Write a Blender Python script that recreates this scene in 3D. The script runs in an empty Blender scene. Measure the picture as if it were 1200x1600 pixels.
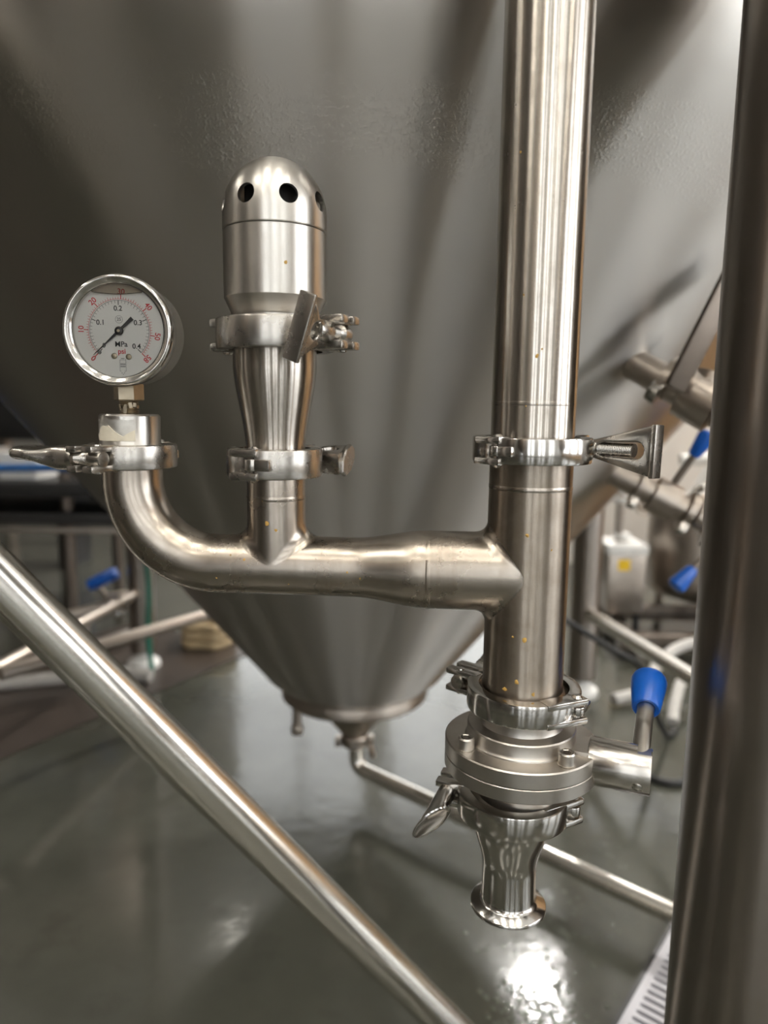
import bpy, bmesh, math, random
from mathutils import Vector as V, Matrix as M
random.seed(7)
SC = bpy.context.scene
COL = SC.collection
R = math.radians
PI = math.pi

# ------------------------------------------------------------------ camera
CAM_Z, PITCH, ROLL, FPX = 0.76, R(8.3), 0.0118, 1110.0
fw = V((0, math.cos(PITCH), -math.sin(PITCH)))
up0 = V((0, math.sin(PITCH), math.cos(PITCH)))
rt = V((1, 0, 0)) * math.cos(ROLL) + up0 * math.sin(ROLL)
up = up0 * math.cos(ROLL) - V((1, 0, 0)) * math.sin(ROLL)
cd = bpy.data.cameras.new('camera')
cam = bpy.data.objects.new('camera', cd)
COL.objects.link(cam)
m = M((rt, up, -fw)).transposed().to_4x4()
m.translation = V((0, 0, CAM_Z))
cam.matrix_world = m
cd.sensor_fit = 'VERTICAL'
cd.sensor_height = 36.0
cd.lens = 36.0 * FPX / 1600.0
cd.clip_start = 0.01
cd.dof.use_dof = True
cd.dof.focus_distance = 0.43
cd.dof.aperture_fstop = 4.6
SC.camera = cam

# ------------------------------------------------------------------ view, world, lights
SC.view_settings.view_transform = 'Standard'
SC.view_settings.look = 'None'
SC.view_settings.exposure = 0.1
SC.view_settings.gamma = 1.0
SC.view_settings.use_curve_mapping = False
SC.render.film_transparent = False
SC.cycles.max_bounces = 10
SC.cycles.glossy_bounces = 8
SC.cycles.sample_clamp_indirect = 3.0
SC.cycles.caustics_reflective = True
w = bpy.data.worlds.new('world')
SC.world = w
w.use_nodes = True
w.node_tree.nodes['Background'].inputs[0].default_value = (0.75, 0.8, 0.85, 1)
w.node_tree.nodes['Background'].inputs[1].default_value = 0.6
LAMP_E = 30.0        # ceiling tubes
WIN_E = 5.0         # daylight behind the window panes
BAY_E = 1000.0        # high bay lamp
BACK_E = 2.0        # back windows
LAMP_SPOTS = [(-3.2, -2.4), (-3.2, 1.0), (-3.2, 4.4), (-1.1, -2.6), (-1.4, -0.9), (-1.1, 4.6),
              (0.15, -2.3), (-0.5, -0.55), (0.35, -0.55), (1.2, -2.6), (1.2, -0.9), (1.9, 0.9), (3.0, -2.4), (3.0, 1.0), (3.0, 4.4)]

# ------------------------------------------------------------------ helpers
def finish(bm, ang=32):
    bmesh.ops.remove_doubles(bm, verts=bm.verts, dist=1e-6)
    bmesh.ops.recalc_face_normals(bm, faces=bm.faces)
    a = R(ang)
    for f in bm.faces:
        f.smooth = True
    for e in bm.edges:
        if len(e.link_faces) == 2 and e.calc_face_angle(0) > a:
            e.smooth = False

def obj(name, bm, mat, parent=None, ang=32, label=None, kind=None, fin=True):
    if fin:
        finish(bm, ang)
    me = bpy.data.meshes.new(name)
    bm.to_mesh(me)
    bm.free()
    if mat:
        me.materials.append(mat)
    o = bpy.data.objects.new(name, me)
    COL.objects.link(o)
    if parent:
        o.parent = parent
    if label:
        o['label'] = label
    if kind:
        o['kind'] = kind
    return o

def thing(name, label, cat, loc=(0, 0, 0), rotz=0.0, group=None):
    o = bpy.data.objects.new(name, None)
    COL.objects.link(o)
    o.empty_display_size = 0.02
    o.location = loc
    o.rotation_euler = (0, 0, rotz)
    o['label'] = label
    o['category'] = cat
    if group:
        o['group'] = group
    return o

def tag(o, label, cat, group=None):
    o['label'] = label
    o['category'] = cat
    if group:
        o['group'] = group
    return o

def copy_thing(root, loc, rotz=0.0, label=None):
    c = root.copy()
    COL.objects.link(c)
    c.location = loc
    c.rotation_euler = (0, 0, rotz)
    if label:
        c['label'] = label
    for ch in list(root.children):
        d = ch.copy()
        COL.objects.link(d)
        d.parent = c
        for g in ch.children:
            h = g.copy()
            COL.objects.link(h)
            h.parent = d
    return c

def BM():
    return bmesh.new()

def frame(o, x, z=None):
    """matrix with local x along x, local z as near z as possible"""
    x = V(x).normalized()
    z = V(z) if z is not None else V((0, 0, 1))
    if abs(x.dot(z.normalized())) > 0.99:
        z = V((0, 1, 0))
    y = z.cross(x).normalized()
    z = x.cross(y).normalized()
    mm = M((x, y, z)).transposed().to_4x4()
    mm.translation = V(o)
    return mm

def zframe(o, z, x=None):
    """matrix with local z along z"""
    z = V(z).normalized()
    x = V(x) if x is not None else V((1, 0, 0))
    if abs(z.dot(x.normalized())) > 0.99:
        x = V((0, 1, 0))
    y = z.cross(x).normalized()
    x = y.cross(z).normalized()
    mm = M((x, y, z)).transposed().to_4x4()
    mm.translation = V(o)
    return mm

def lathe(bm, prof, seg=72, mat=None, closed=False, a0=0.0, a1=2 * PI):
    full = abs(a1 - a0 - 2 * PI) < 1e-6
    n = seg if full else seg + 1
    rings = []
    mat = mat or M.Identity(4)
    for r, z in prof:
        if r < 1e-7:
            v = bm.verts.new(mat @ V((0, 0, z)))
            rings.append([v] * n)
        else:
            rings.append([bm.verts.new(mat @ V((r * math.cos(a0 + (a1 - a0) * i / seg), r * math.sin(a0 + (a1 - a0) * i / seg), z))) for i in range(n)])
    pairs = list(zip(rings[:-1], rings[1:]))
    if closed:
        pairs.append((rings[-1], rings[0]))
    for A, B in pairs:
        for i in range(seg):
            j = (i + 1) % n
            q = [A[i], A[j], B[j], B[i]]
            u = []
            for v in q:
                if v not in u:
                    u.append(v)
            if len(u) >= 3:
                try:
                    bm.faces.new(u)
                except ValueError:
                    pass
    if not full and closed:
        for k in (0, n - 1):
            try:
                bm.faces.new([rg[k] for rg in rings])
            except ValueError:
                pass

def cyl(bm, p0, p1, r0, r1=None, seg=32, bev=0.0):
    p0, p1 = V(p0), V(p1)
    L = (p1 - p0).length
    r1 = r0 if r1 is None else r1
    mm = zframe(p0, p1 - p0)
    if bev > 0:
        pr = [(0, 0), (r0 - bev, 0), (r0 - bev * .3, bev * .3), (r0, bev), (r1, L - bev), (r1 - bev * .3, L - bev * .3), (r1 - bev, L), (0, L)]
    else:
        pr = [(0, 0), (r0, 0), (r1, L), (0, L)]
    lathe(bm, pr, seg, mm)

def box(bm, size, mat=None, bev=0.0, segs=2):
    t = bmesh.new()
    bmesh.ops.create_cube(t, size=1.0)
    for v in t.verts:
        v.co = V((v.co.x * size[0], v.co.y * size[1], v.co.z * size[2]))
    if bev > 0:
        bmesh.ops.bevel(t, geom=list(t.edges), offset=bev, segments=segs, profile=0.6, affect='EDGES')
    mat = mat or M.Identity(4)
    mp = {v: bm.verts.new(mat @ v.co) for v in t.verts}
    for f in t.faces:
        bm.faces.new([mp[v] for v in f.verts])
    t.free()

def T(x, y, z):
    return M.Translation((x, y, z))

def sweep(bm, pts, rad, seg=32, caps=True):
    """round tube along pts; rad a number or a list"""
    pts = [V(p) for p in pts]
    n = len(pts)
    rads = rad if isinstance(rad, (list, tuple)) else [rad] * n
    tang = []
    for i in range(n):
        a = pts[max(i - 1, 0)]
        b = pts[min(i + 1, n - 1)]
        tang.append((b - a).normalized())
    ref = V((0, 0, 1)) if abs(tang[0].z) < 0.9 else V((0, 1, 0))
    x = (ref - tang[0] * ref.dot(tang[0])).normalized()
    rings = []
    for i in range(n):
        if i:
            x = (x - tang[i] * x.dot(tang[i])).normalized()
        y = tang[i].cross(x)
        rings.append([bm.verts.new(pts[i] + (x * math.cos(2 * PI * k / seg) + y * math.sin(2 * PI * k / seg)) * rads[i]) for k in range(seg)])
    for A, B in zip(rings[:-1], rings[1:]):
        for k in range(seg):
            j = (k + 1) % seg
            bm.faces.new([A[k], A[j], B[j], B[k]])
    if caps:
        bm.faces.new(rings[0][::-1])
        bm.faces.new(rings[-1])
    return rings

def round_path(pts, rad, n=10):
    """polyline with its corners rounded"""
    pts = [V(p) for p in pts]
    out = [pts[0]]
    for a, b, c in zip(pts[:-2], pts[1:-1], pts[2:]):
        d0, d1 = (a - b).normalized(), (c - b).normalized()
        t = min(rad, (a - b).length * .49, (c - b).length * .49)
        s, e = b + d0 * t, b + d1 * t
        for i in range(n + 1):
            u = i / n
            out.append(s * (1 - u) ** 2 + b * 2 * u * (1 - u) + e * u * u)
    out.append(pts[-1])
    return out

def spline_pts(pts, n=8):
    pts = [V(p) for p in pts]
    P = [pts[0]] + pts + [pts[-1]]
    out = []
    for i in range(1, len(P) - 2):
        for k in range(n):
            t = k / n
            a, b, c, d = P[i - 1], P[i], P[i + 1], P[i + 2]
            out.append(0.5 * ((2 * b) + (c - a) * t + (2 * a - 5 * b + 4 * c - d) * t * t + (3 * b - a - 3 * c + d) * t ** 3))
    out.append(pts[-1])
    return out

def ellipse(cx, cy, rx, ry, n=24):
    return [(cx + rx * math.cos(2 * PI * i / n), cy + ry * math.sin(2 * PI * i / n)) for i in range(n)]

def slot(cx, cy, L, wd, n=8, ang=0.0):
    p = []
    for s, c in ((1, L / 2 - wd / 2), (-1, -L / 2 + wd / 2)):
        for i in range(n + 1):
            a = (-PI / 2 + PI * i / n) if s > 0 else (PI / 2 + PI * i / n)
            p.append((c + wd / 2 * math.cos(a), wd / 2 * math.sin(a)))
    ca, sa = math.cos(ang), math.sin(ang)
    return [(cx + x * ca - y * sa, cy + x * sa + y * ca) for x, y in p]

def plate(bm, outer, holes=(), thick=0.002, bev=0.0, mat=None):
    """flat piece in local xy with holes, centred on z=0"""
    cu = bpy.data.curves.new('tmp', 'CURVE')
    cu.dimensions = '2D'
    cu.fill_mode = 'BOTH'
    cu.extrude = max(thick / 2 - bev, 1e-5)
    cu.bevel_depth = bev
    cu.bevel_resolution = 1 if bev else 0
    cu.offset = -bev
    for loop in [outer] + list(holes):
        s = cu.splines.new('POLY')
        s.points.add(len(loop) - 1)
        for p, q in zip(s.points, loop):
            p.co = (q[0], q[1], 0, 1)
        s.use_cyclic_u = True
    o = bpy.data.objects.new('tmp', cu)
    COL.objects.link(o)
    dg = bpy.context.evaluated_depsgraph_get()
    me = bpy.data.meshes.new_from_object(o.evaluated_get(dg))
    COL.objects.unlink(o)
    bpy.data.objects.remove(o)
    bpy.data.curves.remove(cu)
    mat = mat or M.Identity(4)
    vs = [bm.verts.new(mat @ v.co) for v in me.vertices]
    for p in me.polygons:
        try:
            bm.faces.new([vs[i] for i in p.vertices])
        except ValueError:
            pass
    bpy.data.meshes.remove(me)

def text_bm(s, size, mat, thick=0.00006):
    cu = bpy.data.curves.new('tmp', 'FONT')
    cu.body = s
    cu.size = size
    cu.align_x = 'CENTER'
    cu.align_y = 'CENTER'
    cu.offset = size * 0.012
    cu.extrude = thick
    cu.resolution_u = 4
    o = bpy.data.objects.new('tmp', cu)
    COL.objects.link(o)
    dg = bpy.context.evaluated_depsgraph_get()
    me = bpy.data.meshes.new_from_object(o.evaluated_get(dg))
    COL.objects.unlink(o)
    bpy.data.objects.remove(o)
    bpy.data.curves.remove(cu)
    bm = bmesh.new()
    bm.from_mesh(me)
    bpy.data.meshes.remove(me)
    bm.transform(mat)
    return bm

def carve(o, cutter_bm):
    """boolean difference, applied"""
    finish(cutter_bm)
    me = bpy.data.meshes.new('cut')
    cutter_bm.to_mesh(me)
    cutter_bm.free()
    c = bpy.data.objects.new('cut', me)
    COL.objects.link(c)
    c.parent = o.parent
    md = o.modifiers.new('b', 'BOOLEAN')
    md.operation = 'DIFFERENCE'
    md.object = c
    md.solver = 'EXACT'
    dg = bpy.context.evaluated_depsgraph_get()
    nm = bpy.data.meshes.new_from_object(o.evaluated_get(dg))
    o.modifiers.clear()
    mats = [x for x in o.data.materials]
    COL.objects.unlink(c)
    bpy.data.objects.remove(c)
    bm = bmesh.new()
    bm.from_mesh(nm)
    finish(bm, 30)
    bm.to_mesh(nm)
    bm.free()
    nm.materials.clear()
    for x in mats:
        nm.materials.append(x)
    o.data = nm

# ------------------------------------------------------------------ materials
def new_mat(name):
    mt = bpy.data.materials.new(name)
    mt.use_nodes = True
    nt = mt.node_tree
    return mt, nt, nt.nodes['Principled BSDF']

def N(nt, typ, **kw):
    n = nt.nodes.new(typ)
    for k, v in kw.items():
        setattr(n, k, v)
    return n

def noise(nt, coord, scale, detail=5.0, rough=0.6, stretch=None):
    src = coord
    if stretch:
        mp = N(nt, 'ShaderNodeMapping')
        mp.inputs['Scale'].default_value = stretch
        nt.links.new(coord, mp.inputs['Vector'])
        src = mp.outputs['Vector']
    n = N(nt, 'ShaderNodeTexNoise')
    n.inputs['Scale'].default_value = scale
    n.inputs['Detail'].default_value = detail
    n.inputs['Roughness'].default_value = rough
    nt.links.new(src, n.inputs['Vector'])
    return n.outputs['Fac']

def remap(nt, fac, a, b, lo, hi):
    n = N(nt, 'ShaderNodeMapRange')
    n.inputs['From Min'].default_value = a
    n.inputs['From Max'].default_value = b
    n.inputs['To Min'].default_value = lo
    n.inputs['To Max'].default_value = hi
    nt.links.new(fac, n.inputs['Value'])
    return n.outputs['Result']

def mixc(nt, fac, a, b):
    n = N(nt, 'ShaderNodeMix', data_type='RGBA')
    if isinstance(fac, float):
        n.inputs[0].default_value = fac
    else:
        nt.links.new(fac, n.inputs[0])
    for s, v in ((6, a), (7, b)):
        if isinstance(v, tuple):
            n.inputs[s].default_value = (*v, 1)
        else:
            nt.links.new(v, n.inputs[s])
    return n.outputs[2]

def math_n(nt, op, a, b):
    n = N(nt, 'ShaderNodeMath', operation=op)
    for i, v in enumerate((a, b)):
        if isinstance(v, (int, float)):
            n.inputs[i].default_value = v
        else:
            nt.links.new(v, n.inputs[i])
    return n.outputs[0]

def steel(name, col=(0.60, 0.575, 0.54), rough=0.22, rvar=0.10, dirt=0.35, dirtcol=(0.20, 0.16, 0.12),
          dscale=30.0, aniso=0.0, brush=None, bump=0.0, streak=None, axis='Z'):
    mt, nt, b = new_mat(name)
    tc = N(nt, 'ShaderNodeTexCoord')
    co = tc.outputs['Object']
    n1 = noise(nt, co, dscale, 5.0, 0.6)
    f1 = remap(nt, n1, 0.45, 0.85, 0.0, dirt)
    c = mixc(nt, f1, col, dirtcol)
    n0 = noise(nt, co, dscale * 0.22, 3.0, 0.5)
    c = mixc(nt, remap(nt, n0, 0.35, 0.75, 0.0, 0.35 * min(1, dirt * 2)), c, (col[0] * .72, col[1] * .68, col[2] * .62))
    if streak:
        n2 = noise(nt, co, 1.0, 4.0, 0.6, streak)
        c = mixc(nt, remap(nt, n2, 0.5, 0.75, 0.0, 0.35), c, dirtcol)
    nt.links.new(c, b.inputs['Base Color'])
    b.inputs['Metallic'].default_value = 1.0
    rn = remap(nt, n1, 0.2, 0.85, rough - rvar * 0.5, rough + rvar)
    nt.links.new(rn, b.inputs['Roughness'])
    if aniso:
        b.inputs['Anisotropic'].default_value = aniso
        b.inputs['Anisotropic Rotation'].default_value = 0.25
        tg = N(nt, 'ShaderNodeTangent', direction_type='RADIAL', axis=axis)
        nt.links.new(tg.outputs[0], b.inputs['Tangent'])
    if bump:
        n3 = noise(nt, co, 1.0, 3.0, 0.6, brush) if brush else noise(nt, co, 900.0, 2.0)
        bp = N(nt, 'ShaderNodeBump')
        bp.inputs['Strength'].default_value = bump
        bp.inputs['Distance'].default_value = 0.0004
        nt.links.new(n3, bp.inputs['Height'])
        nt.links.new(bp.outputs[0], b.inputs['Normal'])
    return mt

def plain(name, col, rough=0.5, metal=0.0, var=0.15, scale=20.0, spec=0.5):
    mt, nt, b = new_mat(name)
    tc = N(nt, 'ShaderNodeTexCoord')
    n1 = noise(nt, tc.outputs['Object'], scale, 4.0)
    dk = tuple(x * (1 - var * 2) for x in col)
    nt.links.new(mixc(nt, remap(nt, n1, 0.35, 0.75, 0, 1), col, dk), b.inputs['Base Color'])
    b.inputs['Roughness'].default_value = rough
    b.inputs['Metallic'].default_value = metal
    b.inputs['Specular IOR Level'].default_value = spec
    return mt

def emit(name, col, e):
    mt, nt, b = new_mat(name)
    b.inputs['Base Color'].default_value = (*col, 1)
    b.inputs['Emission Color'].default_value = (*col, 1)
    b.inputs['Emission Strength'].default_value = e
    return mt

TEEPIPE = steel('dirty_pipe_steel', (0.40, 0.35, 0.295), 0.32, 0.08, 0.7, (0.15, 0.115, 0.08), 40, aniso=0.8, bump=0.02, brush=(90, 90, 2600), streak=(140, 140, 7))
PIPE = steel('pipe_steel', (0.56, 0.52, 0.47), 0.24, 0.05, 0.30, (0.16, 0.125, 0.09), 70, aniso=0.95, brush=(90, 90, 2600), bump=0.01, streak=(160, 160, 6))
TEE = steel('tee_steel', (0.47, 0.42, 0.365), 0.25, 0.06, 0.55, (0.17, 0.13, 0.09), 30, streak=(80, 80, 7))
CAST = steel('cast_steel', (0.52, 0.495, 0.46), 0.25, 0.08, 0.35, (0.22, 0.19, 0.16), 70, bump=0.015)
POLISH = steel('polished_steel', (0.62, 0.60, 0.57), 0.13, 0.08, 0.25, (0.35, 0.32, 0.28), 60)
SATIN = steel('satin_steel', (0.60, 0.575, 0.535), 0.30, 0.08, 0.22, (0.30, 0.27, 0.23), 45, aniso=0.6, bump=0.03, brush=(90, 90, 2600))
BARREL = steel('barrel_steel', (0.60, 0.57, 0.53), 0.21, 0.05, 0.15, (0.30, 0.27, 0.23), 45)
FLANGE = steel('flange_steel', (0.58, 0.55, 0.51), 0.33, 0.12, 0.5, (0.36, 0.29, 0.22), 38)
TANK = steel('tank_steel', (0.50, 0.475, 0.44), 0.36, 0.03, 0.05, (0.35, 0.32, 0.29), 1.2, aniso=1.0)
LEG = steel('leg_steel', (0.31, 0.275, 0.245), 0.30, 0.08, 0.25, (0.15, 0.12, 0.10), 16, aniso=0.55, streak=(60, 60, 1.5))
BRACE = steel('brace_steel', (0.76, 0.73, 0.67), 0.22, 0.03, 0.04, (0.3, 0.27, 0.24), 20)
BGSTEEL = steel('aged_steel', (0.46, 0.41, 0.36), 0.32, 0.1, 0.4, (0.2, 0.15, 0.11), 14)
DARKSTEEL = steel('dark_steel', (0.20, 0.17, 0.145), 0.38, 0.1, 0.4, (0.07, 0.055, 0.045), 14)
BLACK = plain('black_paint', (0.012, 0.011, 0.010), 0.45)
RUBBER = plain('black_rubber', (0.02, 0.02, 0.02), 0.6)
BLUE = plain('blue_plastic', (0.006, 0.10, 0.48), 0.28, var=0.05)
BLUEHOSE = plain('blue_hose', (0.01, 0.12, 0.38), 0.45)
GREEN = plain('green_hose', (0.01, 0.16, 0.11), 0.45)
WHITE = plain('white_paint', (0.82, 0.81, 0.78), 0.5, var=0.05, scale=3)
WALLM = plain('wall_plaster', (0.44, 0.43, 0.405), 0.8, var=0.05, scale=2)
DARKW = plain('dark_wall', (0.10, 0.09, 0.08), 0.7, var=0.1, scale=2)
GREYW = plain('grey_dado', (0.22, 0.21, 0.19), 0.6, var=0.1, scale=2)
TANW = plain('tan_wall', (0.50, 0.32, 0.17), 0.7, var=0.08, scale=2)
CEILM = plain('ceiling_paint', (0.72, 0.71, 0.68), 0.8, var=0.05, scale=2)
CLOTH = plain('grey_hose', (0.45, 0.43, 0.40), 0.6, var=0.1)
BEIGE = plain('beige_board', (0.50, 0.38, 0.22), 0.7)
YELLOW = plain('yellow_sticker', (0.85, 0.55, 0.01), 0.5, var=0.03)
FLECK = plain('dried_residue', (0.55, 0.33, 0.08), 0.7, var=0.2, scale=300)
PAPER = plain('torn_paper', (0.66, 0.60, 0.48), 0.85, var=0.06, scale=200)
FOIL = steel('label_foil', (0.62, 0.60, 0.56), 0.45, 0.1, 0.5, (0.30, 0.27, 0.24), 120)
BRASS = steel('dull_brass', (0.42, 0.36, 0.27), 0.38, 0.1, 0.4, (0.2, 0.15, 0.1), 120)
DIALW = plain('dial_white', (0.74, 0.72, 0.69), 0.55, var=0.02)
INKB = plain('black_ink', (0.02, 0.02, 0.022), 0.6, var=0)
INKR = plain('red_ink', (0.55, 0.03, 0.04), 0.6, var=0)
INKG = plain('grey_ink', (0.16, 0.16, 0.16), 0.6, var=0)
NEEDLE = plain('needle_black', (0.012, 0.012, 0.013), 0.35, var=0)
DARKHOLE = plain('hole_shade', (0.015, 0.013, 0.012), 0.6)  # near-black for the shade inside the dome's vent holes
REFLM = plain('dark_reflection', (0.055, 0.042, 0.034), 0.33, var=0.2, scale=6)  # colour of the dark reflection painted as a floor sheet
GRATEM = plain('grate_plastic', (0.50, 0.49, 0.52), 0.4, var=0.05)

def glass_mat(name, tint, refl=0.1):
    mt, nt, b = new_mat(name)
    nt.nodes.remove(b)
    tr = N(nt, 'ShaderNodeBsdfTransparent')
    tr.inputs[0].default_value = (*tint, 1)
    gl = N(nt, 'ShaderNodeBsdfGlossy')
    gl.inputs['Roughness'].default_value = 0.03
    fr = N(nt, 'ShaderNodeFresnel')
    fr.inputs[0].default_value = 1.45
    mx = N(nt, 'ShaderNodeMixShader')
    nt.links.new(fr.outputs[0], mx.inputs[0])
    nt.links.new(tr.outputs[0], mx.inputs[1])
    nt.links.new(gl.outputs[0], mx.inputs[2])
    nt.links.new(mx.outputs[0], nt.nodes['Material Output'].inputs[0])
    return mt
GLASS = glass_mat('gauge_glass', (0.97, 0.97, 0.96))
LIQUID = glass_mat('air_gap', (0.78, 0.75, 0.71))

def water_mat():
    """water beads on the floor: glossy skin over the wet floor colour"""
    mt, nt, b = new_mat('water')
    b.inputs['Base Color'].default_value = (0.075, 0.08, 0.062, 1)
    b.inputs['Roughness'].default_value = 0.03
    b.inputs['IOR'].default_value = 1.4
    b.inputs['Coat Weight'].default_value = 0.6
    b.inputs['Coat Roughness'].default_value = 0.03
    return mt
WATER = water_mat()

def floor_tone():
    mt, nt, b = new_mat('wet_floor')
    tc = N(nt, 'ShaderNodeTexCoord')
    co = tc.outputs['Object']
    n1 = noise(nt, co, 1.6, 6.0, 0.62)
    n2 = noise(nt, co, 9.0, 6.0, 0.65)
    c = mixc(nt, remap(nt, n1, 0.35, 0.68, 0, 1), (0.080, 0.081, 0.066), (0.046, 0.047, 0.037))
    c = mixc(nt, remap(nt, n2, 0.55, 0.75, 0, 0.5), c, (0.04, 0.038, 0.030))
    nt.links.new(c, b.inputs['Base Color'])
    nt.links.new(remap(nt, n1, 0.3, 0.7, 0.08, 0.17), b.inputs['Roughness'])
    bp = N(nt, 'ShaderNodeBump')
    bp.inputs['Strength'].default_value = 0.05
    bp.inputs['Distance'].default_value = 0.01
    nt.links.new(noise(nt, co, 22.0, 3.0), bp.inputs['Height'])
    nt.links.new(bp.outputs[0], b.inputs['Normal'])
    return mt
FLOORM = floor_tone()


def condensation(mt):
    """beads of condensation in a band round the tank: fine relief only"""
    nt = mt.node_tree
    b = nt.nodes['Principled BSDF']
    tc = N(nt, 'ShaderNodeTexCoord')
    co = tc.outputs['Object']
    sp = N(nt, 'ShaderNodeSeparateXYZ')
    nt.links.new(co, sp.inputs[0])
    n1 = noise(nt, co, 7.0, 3.0)
    zz = math_n(nt, 'ADD', sp.outputs[2], math_n(nt, 'MULTIPLY', n1, 0.10))
    up_ = remap(nt, zz, 0.985, 1.01, 0, 1)
    dn = remap(nt, zz, 1.015, 1.06, 1, 0)
    mask = math_n(nt, 'MULTIPLY', up_, dn)
    fine = noise(nt, co, 330.0, 2.0)
    h = math_n(nt, 'MULTIPLY', remap(nt, fine, 0.52, 0.66, 0, 1), mask)
    bp = N(nt, 'ShaderNodeBump')
    bp.inputs['Strength'].default_value = 0.12
    bp.inputs['Distance'].default_value = 0.002
    nt.links.new(h, bp.inputs['Height'])
    nt.links.new(bp.outputs[0], b.inputs['Normal'])
condensation(TANK)

# ------------------------------------------------------------------ the room
def slab(name, x0, x1, y0, y1, z0, z1, mat):
    bm = BM()
    box(bm, (x1 - x0, y1 - y0, z1 - z0), T((x0 + x1) / 2, (y0 + y1) / 2, (z0 + z1) / 2))
    return obj(name, bm, mat, kind='structure')

X0, X1, Y0, Y1, ZC = -4.6, 4.2, -3.6, 6.6, 3.6
slab('floor', X0, X1, Y0, Y1, -0.1, 0.0, FLOORM)
slab('ceiling', X0, X1, Y0, Y1, ZC, ZC + 0.1, CEILM)
slab('wall_left', X0 - 0.1, X0, Y0, Y1, 0, ZC, DARKW)
slab('wall_right', X1, X1 + 0.1, Y0, Y1, 0, ZC, TANW)
slab('wall_partition', 0.62, X1, 3.5, 3.62, 0, 1.25, WHITE)
# window walls: tall glazing behind the viewer, high windows at the back
PANE = emit('daylight_pane', (0.92, 0.96, 1.0), WIN_E)
PANEB = emit('back_daylight_pane', (0.94, 0.97, 1.0), BACK_E)
win_n = [0]
def window_wall(side, yw, yo, centres, WW, WZ0, WZ1, pane):
    """wall at yw (glass faces yo) pierced by windows"""
    n = [0]
    def seg(*a):
        slab('wall_%s%s' % (side, '' if not n[0] else '.%03d' % n[0]), *a, WALLM)
        n[0] += 1
    y0, y1 = sorted((yw, yw - yo * 0.12))
    seg(X0, X1, y0, y1, 0, WZ0)
    if side == 'back':
        bpy.data.objects['wall_back'].data.materials[0] = GREYW
    seg(X0, X1, y0, y1, WZ1, ZC)
    xs = [X0]
    for x in centres:
        xs += [x - WW / 2, x + WW / 2]
    xs.append(X1)
    for i in range(0, len(xs), 2):
        seg(xs[i], xs[i + 1], y0, y1, WZ0, WZ1)
    for x in centres:
        win_n[0] += 1
        bm = BM()
        for dx in (-WW / 2 + .02, 0, WW / 2 - .02):
            box(bm, (.04, .05, WZ1 - WZ0), T(dx, 0, 0))
        for dz in (-(WZ1 - WZ0) / 2 + .02, 0, (WZ1 - WZ0) / 2 - .02):
            box(bm, (WW, .05, .04), T(0, 0, dz))
        fr_ = obj('window_%d' % win_n[0], bm, WHITE, kind='structure')
        fr_.location = (x, (y0 + y1) / 2, (WZ0 + WZ1) / 2)
        for sx in (-1, 1):
            for sz in (-1, 1):
                b2 = BM()
                box(b2, (WW / 2 - .06, .008, (WZ1 - WZ0) / 2 - .06), T(sx * WW / 4, -yo * .01, sz * (WZ1 - WZ0) / 4))
                obj('pane', b2, pane, fr_)
window_wall('front', Y0, 1, [-2.3, -1.15, -0.62, 0.28, 0.80, 1.75, 2.25, 3.3], 0.30, 0.10, 3.2, PANE)
window_wall('back', Y1, -1, [-0.8, 0.7, 2.2, 3.5], 1.3, 0.9, 3.4, PANEB)

for i, yy in enumerate((-2.5, -0.9, 0.7)):
    win_n[0] += 1
    bm = BM()
    for dy in (-.6, 0, .6):
        box(bm, (.05, .05, 2.7), T(0, dy, 0))
    for dz in (-1.35, 0, 1.35):
        box(bm, (.05, 1.25, .05), T(0, 0, dz))
    fr_ = obj('window_%d' % win_n[0], bm, WHITE, kind='structure')
    fr_.location = (X1 - .03, yy, 1.75)
    for sy in (-1, 1):
        for sz in (-1, 1):
            b2 = BM()
            box(b2, (.008, .55, 1.30), T(.005, sy * .3, sz * .675))
            obj('pane', b2, PANE, fr_)
# high bay lamp beyond the tank
hb = thing('high_bay_lamp', 'round bright high bay lamp beyond the tank, seen only as glints on the wet floor', 'lamp', (1.19, 4.43, ZC))
bm = BM()
cyl(bm, (0, 0, 0), (0, 0, -.12), .02, seg=12)
lathe(bm, [(0, -.10), (.10, -.10), (.18, -.20), (.20, -.24), (.19, -.24), (.17, -.205), (0, -.14)], 40)
obj('shade', bm, WHITE, hb)
bm = BM()
lathe(bm, [(0, -.225), (.12, -.225), (.12, -.215), (0, -.215)], 32)
obj('diffuser', bm, emit('bay_light', (1.0, .97, .92), BAY_E), hb)
for i, (x_, y_) in enumerate(((1.75, 2.5),)):  # extra unseen bay, added to brighten the pump and partition
    copy_thing(hb, (x_, y_, ZC), 0, ('unseen high bay lamp added above the pump to brighten the right side',)[i]).scale = (.62, .62, 1)

# ceiling lamps
TUBE = emit('lamp_tube', (1.0, 0.95, 0.86), LAMP_E)
lamp0 = None
for x, y in LAMP_SPOTS:
    if lamp0 is None:
        lamp0 = thing('ceiling_lamp', 'long white ceiling lamp high above the tanks, seen only in reflections', 'lamp', (x, y, ZC), 0, 'ceiling lamps')
        bm = BM()
        box(bm, (0.22, 1.3, 0.05), T(0, 0, -0.03), 0.006)
        obj('housing', bm, WHITE, lamp0)
        for sx in (-.055, .055):
            bm = BM()
            cyl(bm, (sx, -.6, -.075), (sx, .6, -.075), .022, seg=12)
            obj('tube', bm, TUBE, lamp0)
    else:
        copy_thing(lamp0, (x, y, ZC))

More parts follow.
